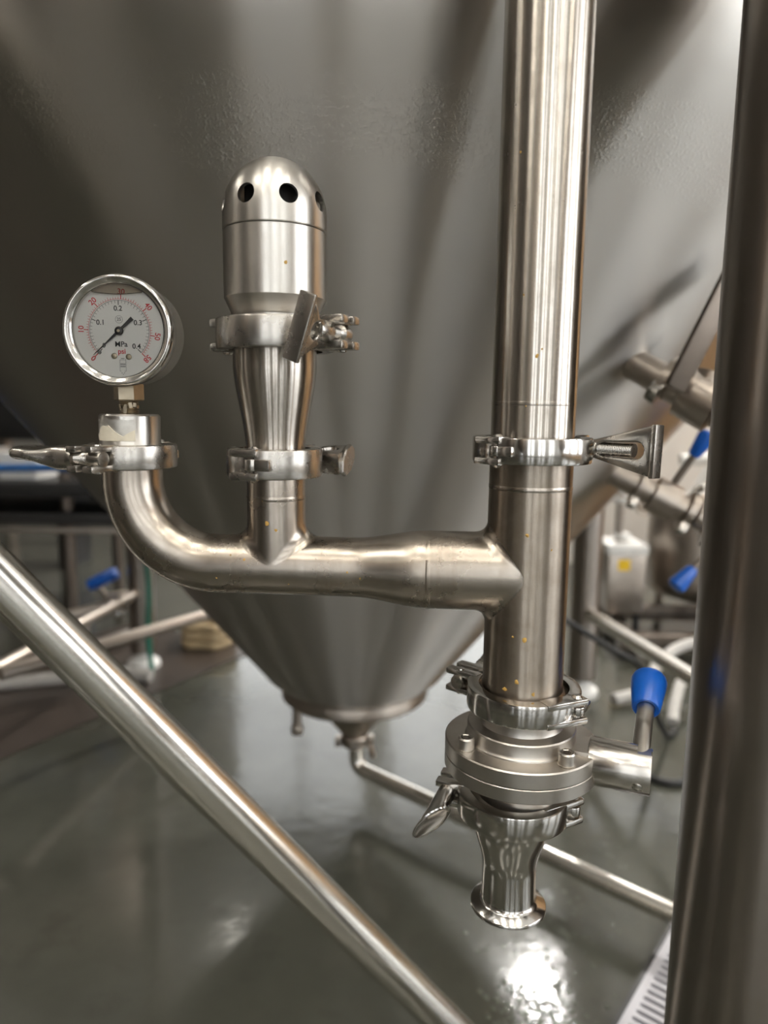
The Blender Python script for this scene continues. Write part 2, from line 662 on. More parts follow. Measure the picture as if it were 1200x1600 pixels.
# ------------------------------------------------------------------ the big fermenter (tank, legs, braces)
AX, AY = -0.052, 1.3
tank = thing('fermenter_tank', 'large conical stainless steel fermenter filling the background on tubular legs', 'tank', (AX, AY, 0))
zt = 0.2834
ta = math.tan(R(39))
ztop = zt + (0.80 - 0.178) / ta
bm = BM()
prof = [(0.140, 0.252), (0.155, 0.258), (0.168, 0.270)]
for i in range(40):
    z = zt + (ztop - 0.03 - zt) * i / 39
    prof.append((0.178 + (z - zt) * ta, z))
prof += [(0.790, ztop - 0.008), (0.797, ztop + 0.012), (0.80, ztop + 0.04)]
lathe(bm, prof, 224)
obj('cone_shell', bm, TANK, tank, 60)
bm = BM()
lathe(bm, [(0.80, ztop + 0.04), (0.80, 2.5), (0.79, 2.56), (0.70, 2.66), (0.45, 2.76), (0, 2.8)], 160)
obj('tank_wall', bm, TANK, tank, 40)
bm = BM()
lathe(bm, [(0.10, 0.262), (0.136, 0.262), (0.141, 0.257), (0.141, 0.245), (0.138, 0.243), (0.138, 0.241), (0.139, 0.239), (0.139, 0.224), (0.134, 0.219), (0.05, 0.219)], 96)
obj('bottom_flange', bm, BGSTEEL, tank)
bm = BM()
lathe(bm, [(0.086, 0.222), (0.083, 0.212), (0.020, 0.132), (0.0165, 0.128), (0.0165, 0.118)], 72)
obj('outlet_cone', bm, BGSTEEL, tank, 50)
bm = BM()
lathe(bm, [(0.012, 0.135), (0.024, 0.135), (0.026, 0.132), (0.026, 0.117), (0.024, 0.114), (0.012, 0.114)], 40)
box(bm, (0.012, 0.02, 0.018), T(-0.031, -0.006, 0.124), 0.003)
box(bm, (0.012, 0.02, 0.018), T(0.031, 0.004, 0.122), 0.003)
cyl(bm, (0.031, -0.02, 0.122), (0.036, -0.045, 0.112), 0.006, seg=12, bev=.001)
obj('outlet_clamp', bm, BGSTEEL, tank)
# small plug under the flange
bm = BM()
cyl(bm, (-0.105, -0.05, 0.222), (-0.105, -0.05, 0.175), 0.0085, seg=20)
cyl(bm, (-0.105, -0.05, 0.177), (-0.105, -0.05, 0.158), 0.0115, seg=16, bev=.002)
obj('drain_plug', bm, BGSTEEL, tank)
# drain pipe from the outlet
bm = BM()
pp = round_path([(0.004, 0, 0.120), (0.004, 0, 0.066), (0.46, -0.385, 0.060), (0.75, -0.63, 0.058)], 0.05, 12)
sweep(bm, pp, 0.0145, 28)
obj('drain_pipe', bm, BRACE, tank, 60)

def leg(x, y, r, z1, mat=LEG, foot=True):
    b_ = BM()
    cyl(b_, (x, y, 0.05), (x, y, z1), r, seg=64)
    l_ = obj('leg', b_, mat, tank)
    b_ = BM()
    lathe(b_, [(0, 0), (r * 1.25, 0), (r * 1.3, 0.006), (r * 1.2, 0.02), (r * 0.7, 0.03), (r * 0.6, 0.05), (r * 1.0, 0.052), (0, .06)], 32, T(x, y, 0))
    obj('leg_foot', b_, WHITE, l_)
def rel(x, y, z):
    return (x - AX, y - AY, z)
leg(*rel(0.2705, 0.47, 0)[:2], 0.052, 1.75)
leg(*rel(-0.62, 0.345, 0)[:2], 0.052, 1.75)
leg(*rel(0.535, 1.83, 0)[:2], 0.037, 1.75)
leg(*rel(-0.70, 2.0, 0)[:2], 0.037, 1.75)
def brace(name, a, b, r, mat=BRACE):
    b_ = BM()
    cyl(b_, rel(*a), rel(*b), r, seg=40)
    return obj(name, b_, mat, tank)
a_, b_ = V((-0.2878, 0.52, 0.6287)), V((0.0779, 0.70, 0.0831))
d_ = b_ - a_
brace('diagonal_brace', a_ - d_ * 0.85, a_ + d_ * 1.10, 0.0195)
brace('cross_brace', (0.535, 1.83, 0.234), (0.615, 1.31, 0.2425), 0.017)
brace('cross_brace', (0.615, 1.31, 0.2425), (0.2705, 0.47, 0.2465), 0.0165)
brace('cross_brace', (-0.70, 2.0, 0.230), (-0.80, 1.28, 0.2247), 0.0145, BGSTEEL)
brace('cross_brace', (-0.45, 1.78, 0.228), (-0.7653, 1.36, 0.2247), 0.0145, BGSTEEL)

# valves on the cone
def butterfly_small(name, label, base, d, lever_dir, lever, r=0.024, L=0.13):
    t = thing(name, label, 'valve', base)
    d = V(d).normalized()
    mm = zframe((0, 0, 0), d)
    b_ = BM()
    lathe(b_, [(0, -.024), (r * .75, -0.024), (r * .75, L * .22), (r * 1.25, L * .24), (r * 1.25, L * .30), (r * .8, L * .31), (r * .8, L * .42), (r * 1.15, L * .44), (r * 1.15, L * .72), (r * .8, L * .74), (r * .8, L * .84), (r * 1.25, L * .86), (r * 1.25, L * .94), (r * .9, L), (0, L)], 36, mm)
    obj('valve_body', b_, BGSTEEL, t)
    for k in (0.27, 0.90):
        b_ = BM()
        box(b_, (r * .9, r * .8, L * .10), mm @ T(r * 1.35, 0, L * k), 0.002)
        cyl(b_, mm @ V((r * 1.5, -r * 1.2, L * k)), mm @ V((r * 1.5, r * 1.1, L * k)), r * .2, seg=12)
        obj('clamp_bolt', b_, CAST, t)
        b_ = BM()
        box(b_, (r * .7, r * .7, L * .09), mm @ T(-r * 1.3, r * .3, L * k), 0.002)
        obj('clamp_hinge', b_, CAST, t)
    c = d * L * .58
    ld = V(lever_dir).normalized()
    if lever == 'flat':
        b_ = BM()
        mm2 = frame(c + V((-.030, -.034, .036)) + ld * .035, ld, (0.45, -1.0, 0.0))
        box(b_, (0.125, 0.024, 0.006), mm2, 0.002)
        box(b_, (0.105, 0.006, 0.014), mm2 @ T(.008, -.012, -.006), 0.002)
        obj('lever', b_, DARKSTEEL, t)
        b_ = BM()
        cyl(b_, c - ld * .01, c + ld * .03, r * .8, seg=24, bev=.002)
        obj('hub', b_, BGSTEEL, t)
    else:
        b_ = BM()
        cyl(b_, c, c + ld * .075, 0.0048, seg=14)
        lv = obj('lever', b_, DARKSTEEL, t)
        b_ = BM()
        mm3 = zframe(c + ld * .068, ld)
        lathe(b_, [(0, 0), (.0065, 0), (.0085, .004), (.0125, .030), (.012, .034), (.008, .037), (0, .038)], 24, mm3)
        obj('knob', b_, BLUE, lv)
    return t
butterfly_small('butterfly_valve', 'steel valve with a flat dark lever, upper one on the cone at right', (0.275, 0.790, 0.809), (0.62, -0.40, -0.42), (0.039, 0.0, 0.0886), 'flat', 0.023, 0.13)
butterfly_small('sample_valve', 'steel valve with a blue knob raised, lower one on the cone at right', (0.322, 0.975, 0.672), (0.83, -0.20, -0.42), (0.45, -0.10, 0.80), 'knob', 0.022, 0.115)
butterfly_small('sample_valve', 'steel valve with a blue knob hanging down, at the end of the lower cone valve', (0.420, 0.951, 0.622), (0.83, -0.20, -0.42), (-0.62, -0.12, -0.62), 'knob', 0.022, 0.085)

# ------------------------------------------------------------------ tri clamps
def ss(u):
    u = max(0, min(1, u))
    return u * u * (3 - 2 * u)

def wing_nut(t, o, d, kind, Lw, Ww, roll, thick=0.0085, r=0.0062):
    """wing nut whose bolt axis runs from o along d (in t's frame)"""
    mm = frame(o, d) @ M.Rotation(roll, 4, 'X')
    b_ = BM()
    if kind == 'lever':      # long cast handle seen edge-on
        n = 22
        rings = []
        for i in range(n + 1):
            u = i / n
            x = Lw * u
            hw = .0072 + (Ww / 2 - .0072) * ss((u - .30) / .45)
            ht = .0078 - .0030 * ss((u - .28) / .38) - .0004 * u
            cz = 0.0022 * ss((u - .3) / .6)
            if i in (0, n):
                hw *= .93
                ht *= .85
            ex = 1.0 - .3 * ss(u * 2)
            rings.append([b_.verts.new(mm @ V((x, hw * math.copysign(abs(math.cos(a)) ** ex, math.cos(a)), cz + ht * math.copysign(abs(math.sin(a)) ** ex, math.sin(a))))) for a in [2 * PI * k / 28 for k in range(28)]])
        for A, B in zip(rings[:-1], rings[1:]):
            for k in range(28):
                b_.faces.new([A[k], A[(k + 1) % 28], B[(k + 1) % 28], B[k]])
        b_.faces.new(rings[0][::-1])
        b_.faces.new(rings[-1])
    elif kind == 'spoon':    # tube cut off at a slant with an oval face
        n = 24
        rings = []
        for i, (x, a, bq, sl) in enumerate([(0, r, r, 0), (.008, r * 1.05, r, 0), (.016, r * 1.2, r * 1.0, 0), (.024, r * 1.45, r * 1.0, .2), (Lw, Ww / 2, r * 1.15, 1.3), (Lw + .0012, Ww / 2 - .001, r * 1.0, 1.3), (Lw + .0005, Ww / 2 - .003, r * .75, 1.3)]):
            ring = []
            for k in range(n):
                q = 2 * PI * k / n
                yy, z_ = a * math.cos(q), bq * math.sin(q)
                ring.append(b_.verts.new(mm @ V((x + sl * z_, yy, z_))))
            rings.append(ring)
        for A, B in zip(rings[:-1], rings[1:]):
            for k in range(n):
                b_.faces.new([A[k], A[(k + 1) % n], B[(k + 1) % n], B[k]])
        b_.faces.new(rings[0][::-1])
        b_.faces.new(rings[-1])
    elif kind == 'knob':     # stubby nut flaring to a flat end, with a round hole through it
        cyl(b_, mm @ V((0, 0, 0)), mm @ V((.010, 0, 0)), r, r * .95, seg=28, bev=.001)
        out = [(.006, -r * .85), (.010, -r * 1.1), (Lw * .55, -Ww * .40), (Lw, -Ww / 2), (Lw, Ww / 2), (Lw * .55, Ww * .40), (.010, r * 1.1), (.006, r * .85)]
        plate(b_, out, [ellipse(Lw * .56, 0, .0056, .0052, 20)], .0155, .0026, mm)
        lathe(b_, [(0, Lw - .001), (Ww * .47, Lw - .001), (Ww / 2, Lw + .0002), (Ww / 2, Lw + .0014), (Ww * .46, Lw + .0024), (0, Lw + .0026)], 8, mm @ M.Rotation(PI / 2, 4, 'Y') @ M.Rotation(PI / 8, 4, 'Z') @ M.Diagonal((.62, 1.0, 1.0, 1.0)))
    else:                    # flat triangular wing with an oval window
        cyl(b_, mm @ V((0, 0, 0)), mm @ V((.013, 0, 0)), r, r * .95, seg=28, bev=.001)
        x0 = .010
        out = [(x0, -r * .9), (x0 + .006, -r * 1.15), (Lw, -Ww / 2), (Lw + .0015, -Ww / 2 + .001), (Lw + .0015, Ww / 2 - .001), (Lw, Ww / 2), (x0 + .006, r * 1.15), (x0, r * .9)]
        ho = []
        xa, xb = x0 + .007, Lw - .005
        ra, rb = .0042, .0052
        for k in range(9):
            q = PI / 2 + PI * k / 8
            ho.append((xa + ra * math.cos(q), ra * math.sin(q)))
        for k in range(9):
            q = -PI / 2 + PI * k / 8
            ho.append((xb - rb + rb * math.cos(q), rb * math.sin(q)))
        plate(b_, out, [ho], thick, .0012, mm)
        box(b_, (.0030, Ww + .001, thick * 1.25), mm @ T(Lw + .001, 0, 0), .0008)
    wn = obj('wing_nut', b_, CAST if kind != 'spoon' else POLISH, t)
    return wn

def tri_clamp(label, loc, ro, h, hinge, bolt, sgn, wing, thick=0.0075, lug_out=0.013, hinge_out=0.002,
              wl=0.03, ww=0.03, roll=0.0, gap=0.0035, boltlen=0.03, mat=None, hinge_w=0.013, wn_on=True, flip=False, tw=0.0):
    """hinge, bolt: azimuths in degrees; sgn: +1 the swing bolt points counter-clockwise, -1 clockwise"""
    mat = mat or CAST
    t = thing('tri_clamp', label, 'clamp', loc, 0, 'sanitary pipe clamps')
    ri = ro - thick
    bv = min(.0014, h * .08)
    prof = [(ri, -h / 2), (ro - bv, -h / 2), (ro - bv * .25, -h / 2 + bv * .25), (ro, -h / 2 + bv), (ro, h / 2 - bv), (ro - bv * .25, h / 2 - bv * .25), (ro - bv, h / 2), (ri, h / 2), (ri + .0015, h * .28), (ri + .0015, -h * .28)]
    hz, bz = R(hinge), R(bolt)
    gh, gb = .010 / ro * .38, gap / ro
    span = (bz - hz) % (2 * PI)
    pt = h * .27
    for side in (0, 1):
        b_ = BM()
        if side == 0:
            a0, a1 = hz + gh * (1 if not flip else .7), hz + span - gb
        else:
            a0, a1 = hz + span + gb, hz + 2 * PI - (gh if not flip else -gh * .5)
        lathe(b_, prof, 64, None, True, a0, a1)
        # fork lug at the bolt end (two plates)
        be = a1 if side == 0 else a0
        off = -.0042 if side == 0 else .0042
        er, et = V((math.cos(bz), math.sin(bz), 0)), V((-math.sin(bz), math.cos(bz), 0))
        for z in (-1, 1):
            L = lug_out + thick
            mm = frame(er * (ri + L / 2 + .001) + et * (off + (-.002 if side == 0 else .002)) + V((0, 0, z * (h / 2 - pt / 2 + .0005))), er)
            box(b_, (L, .0078, pt), mm, min(.0018, pt * .3))
        # hinge leaf
        erh, eth = V((math.cos(hz), math.sin(hz), 0)), V((-math.sin(hz), math.cos(hz), 0))
        kr = .0052
        hc = erh * (ro - kr + hinge_out)
        sg = 1 if side == 0 else -1
        et0 = eth
        eth = V((-math.sin(hz + R(tw)), math.cos(hz + R(tw)), 0))
        if (side == 0) != flip:
            for z in (-1, 1):
                mm = frame(hc + eth * sg * (hinge_w / 2 - .002) + V((0, 0, z * (h / 2 - pt / 2 + .0005))), eth)
                box(b_, (hinge_w + .006, kr * 2, pt), mm, min(.0016, pt * .3))
        else:
            hm = h - 2 * pt - .0012
            cyl(b_, hc + V((0, 0, -hm / 2)), hc + V((0, 0, hm / 2)), kr * .95, seg=24, bev=.0006)
            box(b_, (.013, kr * 1.5, hm), frame(hc + et0 * sg * .0065, et0), .001)
        obj('clamp_half', b_, mat, t)
    hc = V((math.cos(hz), math.sin(hz), 0)) * (ro - .0052 + hinge_out)
    b_ = BM()
    hh = h / 2
    lathe(b_, [(0, -hh - .0022), (.002, -hh - .0019), (.0034, -hh - .0006), (.0034, -hh + .0002), (.0024, -hh + .0004), (.0024, hh - .0004), (.0034, hh - .0002), (.0034, hh + .0006), (.002, hh + .0019), (0, hh + .0022)], 20, T(*hc))
    obj('hinge_pin', b_, POLISH, t)
    # swing bolt and its pivot pin, wing nut
    er, et = V((math.cos(bz), math.sin(bz), 0)), V((-math.sin(bz), math.cos(bz), 0)) * sgn
    bc = er * (ro + lug_out * .48)
    b_ = BM()
    cyl(b_, bc - et * .0065 + V((0, 0, -h / 2 - .0015)), bc - et * .0065 + V((0, 0, h / 2 + .0015)), .0026, seg=18, bev=.0008)
    obj('pivot_pin', b_, POLISH, t)
    b_ = BM()
    pr = [(0, -.012), (.0045, -.0115), (.0055, -.008), (.0055, -.003), (.0040, -.001)]
    x = 0.0
    while x < boltlen:
        pr += [(.0036, x), (.0042, x + .0006)]
        x += .0012
    pr += [(.0036, boltlen), (0, boltlen + .0005)]
    lathe(b_, pr, 24, zframe(bc, et))
    obj('swing_bolt', b_, CAST, t)
    if wn_on:
        wing_nut(t, bc + et * .0088, et, wing, wl, ww, R(roll))
    return t

XM, YM = 0.0903, 0.437
XB, YB = -0.0690, 0.4515
XG, YG = -0.1638, 0.4595
ZBR = 0.6590

tri_clamp('steel clamp at the foot of the tall pipe, wing nut with oval window pointing right', (XM, YM, 0.7363), 0.0362, 0.0155, 222, 44, -1, 'wing', wl=.049, ww=.031, roll=88, boltlen=.045, mat=POLISH, flip=True)
tri_clamp('lower steel clamp of the tee, sitting on the lever valve, hinge slot at front right', (XM + .001, YM, 0.5780), 0.0362, 0.0150, -37, 140, -1, 'wing', wl=.03, ww=.03, roll=88, hinge_out=.005, hinge_w=.024, lug_out=.017, mat=POLISH, flip=True, tw=-30)
tri_clamp('steel clamp below the lever valve, spoon shaped nut pointing down left', (XM - .003, YM, 0.5055), 0.0365, 0.0160, -16, 160, 1, 'spoon', wl=.036, ww=.031, roll=55, hinge_out=.007, hinge_w=.026, mat=POLISH, boltlen=.02, flip=True, tw=-46)
tri_clamp('wide steel clamp under the domed relief valve, wing plate edge-on at front right', (XB + .0006, YB, 0.8035), 0.0365, 0.0185, 163, -30, -1, 'wing', wl=.026, ww=.037, roll=70, lug_out=.018, boltlen=.02)
tri_clamp('small steel clamp on the middle branch, stubby nut with round hole at right', (XB - .0008, YB, 0.7255), 0.0302, 0.0180, 250, 73, -1, 'knob', wl=.026, ww=.028, roll=10, boltlen=.011, flip=True)
tri_clamp('small steel clamp under the pressure gauge, long cast handle pointing left', (XG, YG, 0.7280), 0.0288, 0.0150, 62, -113, -1, 'lever', wl=.044, ww=.026, roll=0, boltlen=.012, lug_out=.014)

# ------------------------------------------------------------------ pipes
def fer(prof, z, r, ro=None, up_=True):
    pass

# tall pipe above
t = thing('standpipe', 'tall vertical stainless pipe rising out of the top of the picture', 'pipe', (XM, YM, 0.7363))
bm = BM()
lathe(bm, [(0.0232, 0.0005), (0.032, 0.0005), (0.032, 0.002), (0.0255, 0.0062), (0.0254, 0.0075), (0.0254, 1.6), (0.0234, 1.6)], 96)
obj('pipe', bm, PIPE, t)
for zz in (0.0275, ):
    bm = BM()
    lathe(bm, [(.0253, zz - .0016), (.02555, zz - .0008), (.02555, zz + .0008), (.0253, zz + .0016)], 96)
    obj('weld_bead', bm, PIPE, t)

def branch_mesh(bm, O, bdir, mdir, Rm, Rb, f, L, seg=72, nl=10, nf=10):
    """branch tube leaving a main tube, blended into it with a fillet; O on the main axis"""
    X = V(bdir).normalized()
    Z = V(mdir).normalized()
    Y = Z.cross(X)
    O = V(O)
    cols = []
    for k in range(seg):
        th = 2 * PI * k / seg
        y, z = Rb * math.cos(th), Rb * math.sin(th)
        xi = math.sqrt(max(Rm * Rm - y * y, 0))
        s = abs(math.sin(th))
        ff = f * (0.15 + 0.85 * s)
        A = V((xi + ff, y, z))
        B = V((xi, y, z))
        z2 = z + math.copysign(ff, z) * s
        y2 = y + (math.cos(th) * ff * 0.15)
        y2 = max(-Rm * .999, min(Rm * .999, y2))
        Cq = V((math.sqrt(max(Rm * Rm - y2 * y2, 0)) - .0001, y2, z2))
        col = []
        for i in range(nl):
            u = i / nl
            col.append(V((L + (A.x - L) * u, y, z)))
        for i in range(nf + 1):
            u = i / nf
            col.append(A * (1 - u) ** 2 + B * 2 * u * (1 - u) + Cq * u * u)
        cols.append([bm.verts.new(O + X * p.x + Y * p.y + Z * p.z) for p in col])
    for k in range(seg):
        A, B = cols[k], cols[(k + 1) % seg]
        for i in range(len(A) - 1):
            bm.faces.new([A[i], B[i], B[i + 1], A[i + 1]])
    return [c[0] for c in cols]

def flecks(parent, spots, r0=0.0011):
    """dried residue specks: (point, outward normal, size)"""
    b_ = BM()
    for p, n_, s in spots:
        mm = zframe(p, n_)
        k = random.randint(6, 8)
        ring = []
        for i in range(k):
            a = 2 * PI * i / k
            rr = s * random.uniform(.55, 1.2)
            ring.append(b_.verts.new(mm @ V((rr * math.cos(a), rr * 1.1 * math.sin(a), -.0001))))
        top = b_.verts.new(mm @ V((0, 0, s * .28)))
        for i in range(k):
            b_.faces.new([ring[i], ring[(i + 1) % k], top])
    return obj('residue_flecks', b_, FLECK, parent, kind='stuff', label='yellow-brown dried specks')

tee = thing('pipe_manifold', 'stainless tee pipe with a level branch and an elbow rising to the gauge', 'pipe', (XM, YM, 0.5780))
def L_(x, y, z):
    return V((x - XM, y - YM, z - 0.5780))
yaw = R(5.2)
bd = V((-math.cos(yaw), math.sin(yaw), -0.002)).normalized()
O = L_(XM, YM, ZBR)
Zt = 0.7363 - 0.5780
bm = BM()
lathe(bm, [(0.0234, 0.0005), (0.032, 0.0005), (0.032, 0.002), (0.0256, 0.0062), (0.0254, 0.0080), (0.0254, Zt - .008), (0.0255, Zt - .0062), (0.032, Zt - .002), (0.032, Zt - .0005), (0.0234, Zt - .0005)], 96)
mp_ = obj('main_tube', bm, TEEPIPE, tee)
bm = BM()
Rb = 0.0248
ring0 = branch_mesh(bm, O, bd, (0, 0, 1), 0.0254, Rb, 0.009, 0.050)
# onward: straight, eccentric reducer, straight, elbow, riser to the gauge clamp
dist_g = (V((XG, YG, 0)) - V((XM, YM, 0))).length
RB = 0.01905
CLR = 0.055
pts, rads = [], []
def ss(u):
    u = max(0, min(1, u))
    return u * u * (3 - 2 * u)
xx = 0.050
while xx < dist_g - CLR - 1e-6:
    pts.append(O + bd * xx)
    u = ss((xx - 0.062) / 0.048)
    rads.append(Rb + (RB - Rb) * u)
    xx += 0.003
corner = O + bd * (dist_g - CLR)
cz = corner + V((0, 0, CLR))
for i in range(25):
    a = PI / 2 * i / 24
    pts.append(cz + bd * CLR * math.sin(a) - V((0, 0, 1)) * CLR * math.cos(a))
    rads.append(RB)
topz = 0.7280 - 0.5780 - 0.002
p0 = pts[-1]
k = 1
while p0.z + .002 * k < topz:
    pts.append(V((p0.x, p0.y, p0.z + .002 * k)))
    z_left = topz - (p0.z + .002 * k)
    rads.append(RB if z_left > .006 else .0245)
    k += 1
sweep(bm, pts, rads, 72)
brt = obj('branch_tube', bm, TEE, tee, 50)
# middle riser
dm = (V((XB, YB, 0)) - V((XM, YM, 0))).length
Om = O + bd * dm
bm = BM()
zr = 0.7255 - 0.5780
hgt = zr - Om.z
branch_mesh(bm, Om, (0, 0, 1), bd, RB, 0.0186, 0.012, hgt - .008)
lathe(bm, [(0.0186, hgt - .008), (0.0188, hgt - .0065), (0.0253, hgt - .002), (0.0253, hgt - .0005), (0.017, hgt - .0005)], 72, T(*Om))
obj('riser_tube', bm, TEE, tee, 50)
for cc, dd, rr in ((O + bd * .0615, bd, Rb), (Om + V((0, 0, hgt - .022)), V((0, 0, 1)), .0186), (O + V((0, 0, 0.0545)), V((0, 0, 1)), .0254)):
    bm = BM()
    lathe(bm, [(rr - .0001, -.0018), (rr + .00022, -.0007), (rr + .00022, .0007), (rr - .0001, .0018)], 72, zframe(cc, dd))
    obj('weld_bead', bm, TEE, tee, 60)
sp = []
def on_tube(c, d, r, az_up, s):
    """spot on the camera side of a horizontal tube at angle az_up above level"""
    n_ = V((0, -math.cos(az_up), math.sin(az_up)))
    return (c + n_ * r, n_, s)
for du, au, s in ((.068, -.25, .0009), (.113, .05, .0013), (.117, -.35, .0008), (.105, -.15, .0017), (.178, .35, .0014), (.196, -.30, .0010), (.187, .5, .0009), (.15, -.45, .0008)):
    rr = Rb + (RB - Rb) * ss((du - .062) / .048)
    sp.append(on_tube(O + bd * du, bd, rr, au, s))
for zz, aa, s in ((.030, -1.75, .0015), (.026, -1.45, .0011), (.044, -1.9, .0007)):
    n_ = V((math.cos(aa), math.sin(aa), 0))
    sp.append((Om + V((0, 0, zz)) + n_ * .0187, n_, s))
for zz, aa, s in ((.109, -1.8, .0013), (.045, -1.75, .0017), (.046, -2.05, .0009), (.100, -1.2, .0008), (.018, -1.9, .0014), (.012, -2.2, .0018), (.011, -1.5, .0014)):
    n_ = V((math.cos(aa), math.sin(aa), 0))
    sp.append((V((0, 0, zz)) + n_ * .0255, n_, s))
flecks(tee, sp)
n1_ = V((math.cos(-1.75), math.sin(-1.75), 0))
sps = []
for zz, aa, s in ((.054, -1.75, .0016), (.058, -1.65, .0009), (.026, -1.95, .0008), (.027, -1.7, .0009), (.088, -2.1, .0008), (.165, -2.3, .0009)):
    n_ = V((math.cos(aa), math.sin(aa), 0))
    sps.append((V((0, 0, zz)) + n_ * .0254, n_, s))
flecks(t, sps)

# concentric reducer under the relief valve
t = thing('reducer', 'tapering stainless reducer pipe between the two clamps of the middle branch', 'pipe', (XB, YB, 0.7255))
bm = BM()
zb = 0.8035 - 0.7255
pr = [(0.017, .0005), (0.0253, .0005), (0.0253, .002), (0.0190, .0064), (.0188, .009)]
for i in range(25):
    u = i / 24
    z = .010 + (zb - .020 - .010) * u
    pr.append((.0188 + (.0258 - .0188) * (ss(u) * .55 + u * .45), z))
pr += [(.0258, zb - .009), (.0262, zb - .0064), (.032, zb - .002), (.032, zb - .0005), (.024, zb - .0005)]
lathe(bm, pr, 96)
obj('pipe', bm, PIPE, t, 40)

# pressure relief valve
t = thing('relief_valve', 'domed steel pressure relief valve with round vent holes above the middle branch', 'valve', (XB + .0008, YB, 0.8035))
z0 = 0.8035
bm = BM()
zs = 0.8642 - z0
lathe(bm, [(.024, .0005), (.032, .0005), (.032, .002), (.0265, .0065), (.0262, .011), (.0305, .0205), (.0312, .0215), (.0312, zs - .0006), (.0306, zs), (.022, zs)], 112)
obj('valve_body', bm, SATIN, t, 28)
bm = BM()
Rd = .0314
pr = [(.0306, zs + .0003), (Rd, zs + .0008), (Rd, zs + .010)]
Hd = .9070 - z0 - zs - .010
for i in range(1, 25):
    a = PI / 2 * i / 24
    pr.append((Rd * math.cos(a) if i < 24 else 0, zs + .010 + Hd * math.sin(a)))
inner = [(max(r_ - .0022, 0), z_ - (.0022 if i_ > 2 else 0)) for i_, (r_, z_) in enumerate(pr)][::-1]
lathe(bm, pr + inner, 112, None, True)
dome = obj('dome_cap', bm, SATIN, t, 30)
cut = BM()
zh = 0.8800 - z0
for k in range(8):
    a = R(-90 - 23.5 + 47 * k) if k < 2 else R(-90 - 23.5 + 47 + 44.6 * (k - 1))
    d = V((math.cos(a), math.sin(a), 0))
    cyl(cut, V((0, 0, zh)) + d * .012, V((0, 0, zh)) + d * .05, .0056, seg=36)
carve(dome, cut)
bm = BM()
lathe(bm, [(.0, zs + .002), (.018, zs + .002), (.018, zs + .030), (.0, zs + .032)], 40)
obj('spring_core', bm, DARKHOLE, t)  # black core paints the dark behind the vent holes
flecks(t, [((.0105, -.0298, .0385), (.33, -.94, 0), .0010)])

# gauge adapter with a torn label
t = thing('gauge_adapter', 'round steel adapter with a torn paper label under the pressure gauge', 'fitting', (XG, YG, 0.7280))
bm = BM()
zc = .7545 - .7280
lathe(bm, [(.008, .0005), (.0253, .0005), (.0253, .002), (.0193, .0062), (.0188, .007), (.0188, zc - .0012), (.0176, zc), (.006, zc)], 72)
obj('collar', bm, SATIN, t)
a0, a1 = R(-90 - 58), R(-90 + 28)
bm = BM()
z0_, z1_ = zc - .0165, zc - .0032
lathe(bm, [(.0188, z0_), (.01892, z0_), (.01892, z1_), (.0188, z1_)], 24, None, True, a0, a1)
obj('label_foil', bm, FOIL, t, label='silvery rest of a label')
bm = BM()
edge = [0.30, .34, .62, .70, .66, .72, .58, .42, .30, .22, .34, .44, .52]
for i in range(len(edge) - 1):
    b0, b1 = a0 + (a1 - a0) * i / 12, a0 + (a1 - a0) * (i + 1) / 12
    q = [(b0, 0.0, .0191), (b1, 0.0, .0191), (b1, edge[i + 1], .0195), (b0, edge[i], .0195)]
    bm.faces.new([bm.verts.new((r_ * math.cos(a), r_ * math.sin(a), z0_ + (z1_ - z0_) * u)) for a, u, r_ in q])
    q2 = [(b0, edge[i], .0195), (b1, edge[i + 1], .0195), (b1, edge[i + 1], .01893), (b0, edge[i], .01893)]
    bm.faces.new([bm.verts.new((r_ * math.cos(a), r_ * math.sin(a), z0_ + (z1_ - z0_) * u)) for a, u, r_ in q2])
obj('torn_paper', bm, PAPER, t, label='cream torn paper rest of the label')

# ------------------------------------------------------------------ pressure gauge
GZ = 0.8046
g = thing('pressure_gauge', 'round liquid filled pressure gauge with white dial and black needle', 'gauge', (XG, YG, 0.7545))
GC = V((-0.1618 - XG, 0, GZ - 0.7545))       # dial centre in the gauge's frame
gx = R(0.0)
FM = M.Translation(GC) @ M.Rotation(PI / 2, 4, 'X')     # local x right, y up, z toward the viewer
mmpx = 0.000388
yf = 0.0175        # dial face height above the stem axis toward the viewer
bm = BM()
lathe(bm, [(0, -.012), (.029, -.012), (.0315, -.0100), (.0318, .012), (.0312, .015), (0, .015)], 96, FM)
obj('gauge_case', bm, SATIN, g)
bm = BM()
lathe(bm, [(.0312, .008), (.0322, .009), (.0334, .014), (.03365, .0185), (.0331, .0212), (.0318, .0226), (.0310, .0228), (.0304, .0225), (.0290, .0216), (.0278, .0208), (.0276, .0204), (.0276, .0172), (.0300, .0168)], 128, FM)
obj('bezel', bm, POLISH, g, 50)
bm = BM()
lathe(bm, [(0, .0174), (.0290, .0174), (.0290, .0152), (0, .0152)], 72, FM)
dial = obj('dial', bm, DIALW, g)
zd = .0175
def polar(r, deg, z=zd):
    return V((r * math.cos(R(deg)), r * math.sin(R(deg)), z))
def tick(b_, r0, r1, deg, w_):
    u = V((-math.sin(R(deg)), math.cos(R(deg)), 0)) * w_ / 2
    vs = [polar(r0, deg) - u, polar(r1, deg) - u, polar(r1, deg) + u, polar(r0, deg) + u]
    top = [b_.verts.new(FM @ (v + V((0, 0, .00006)))) for v in vs]
    bot = [b_.verts.new(FM @ v) for v in vs]
    b_.faces.new(top)
    for i in range(4):
        b_.faces.new([bot[i], bot[(i + 1) % 4], top[(i + 1) % 4], top[i]])
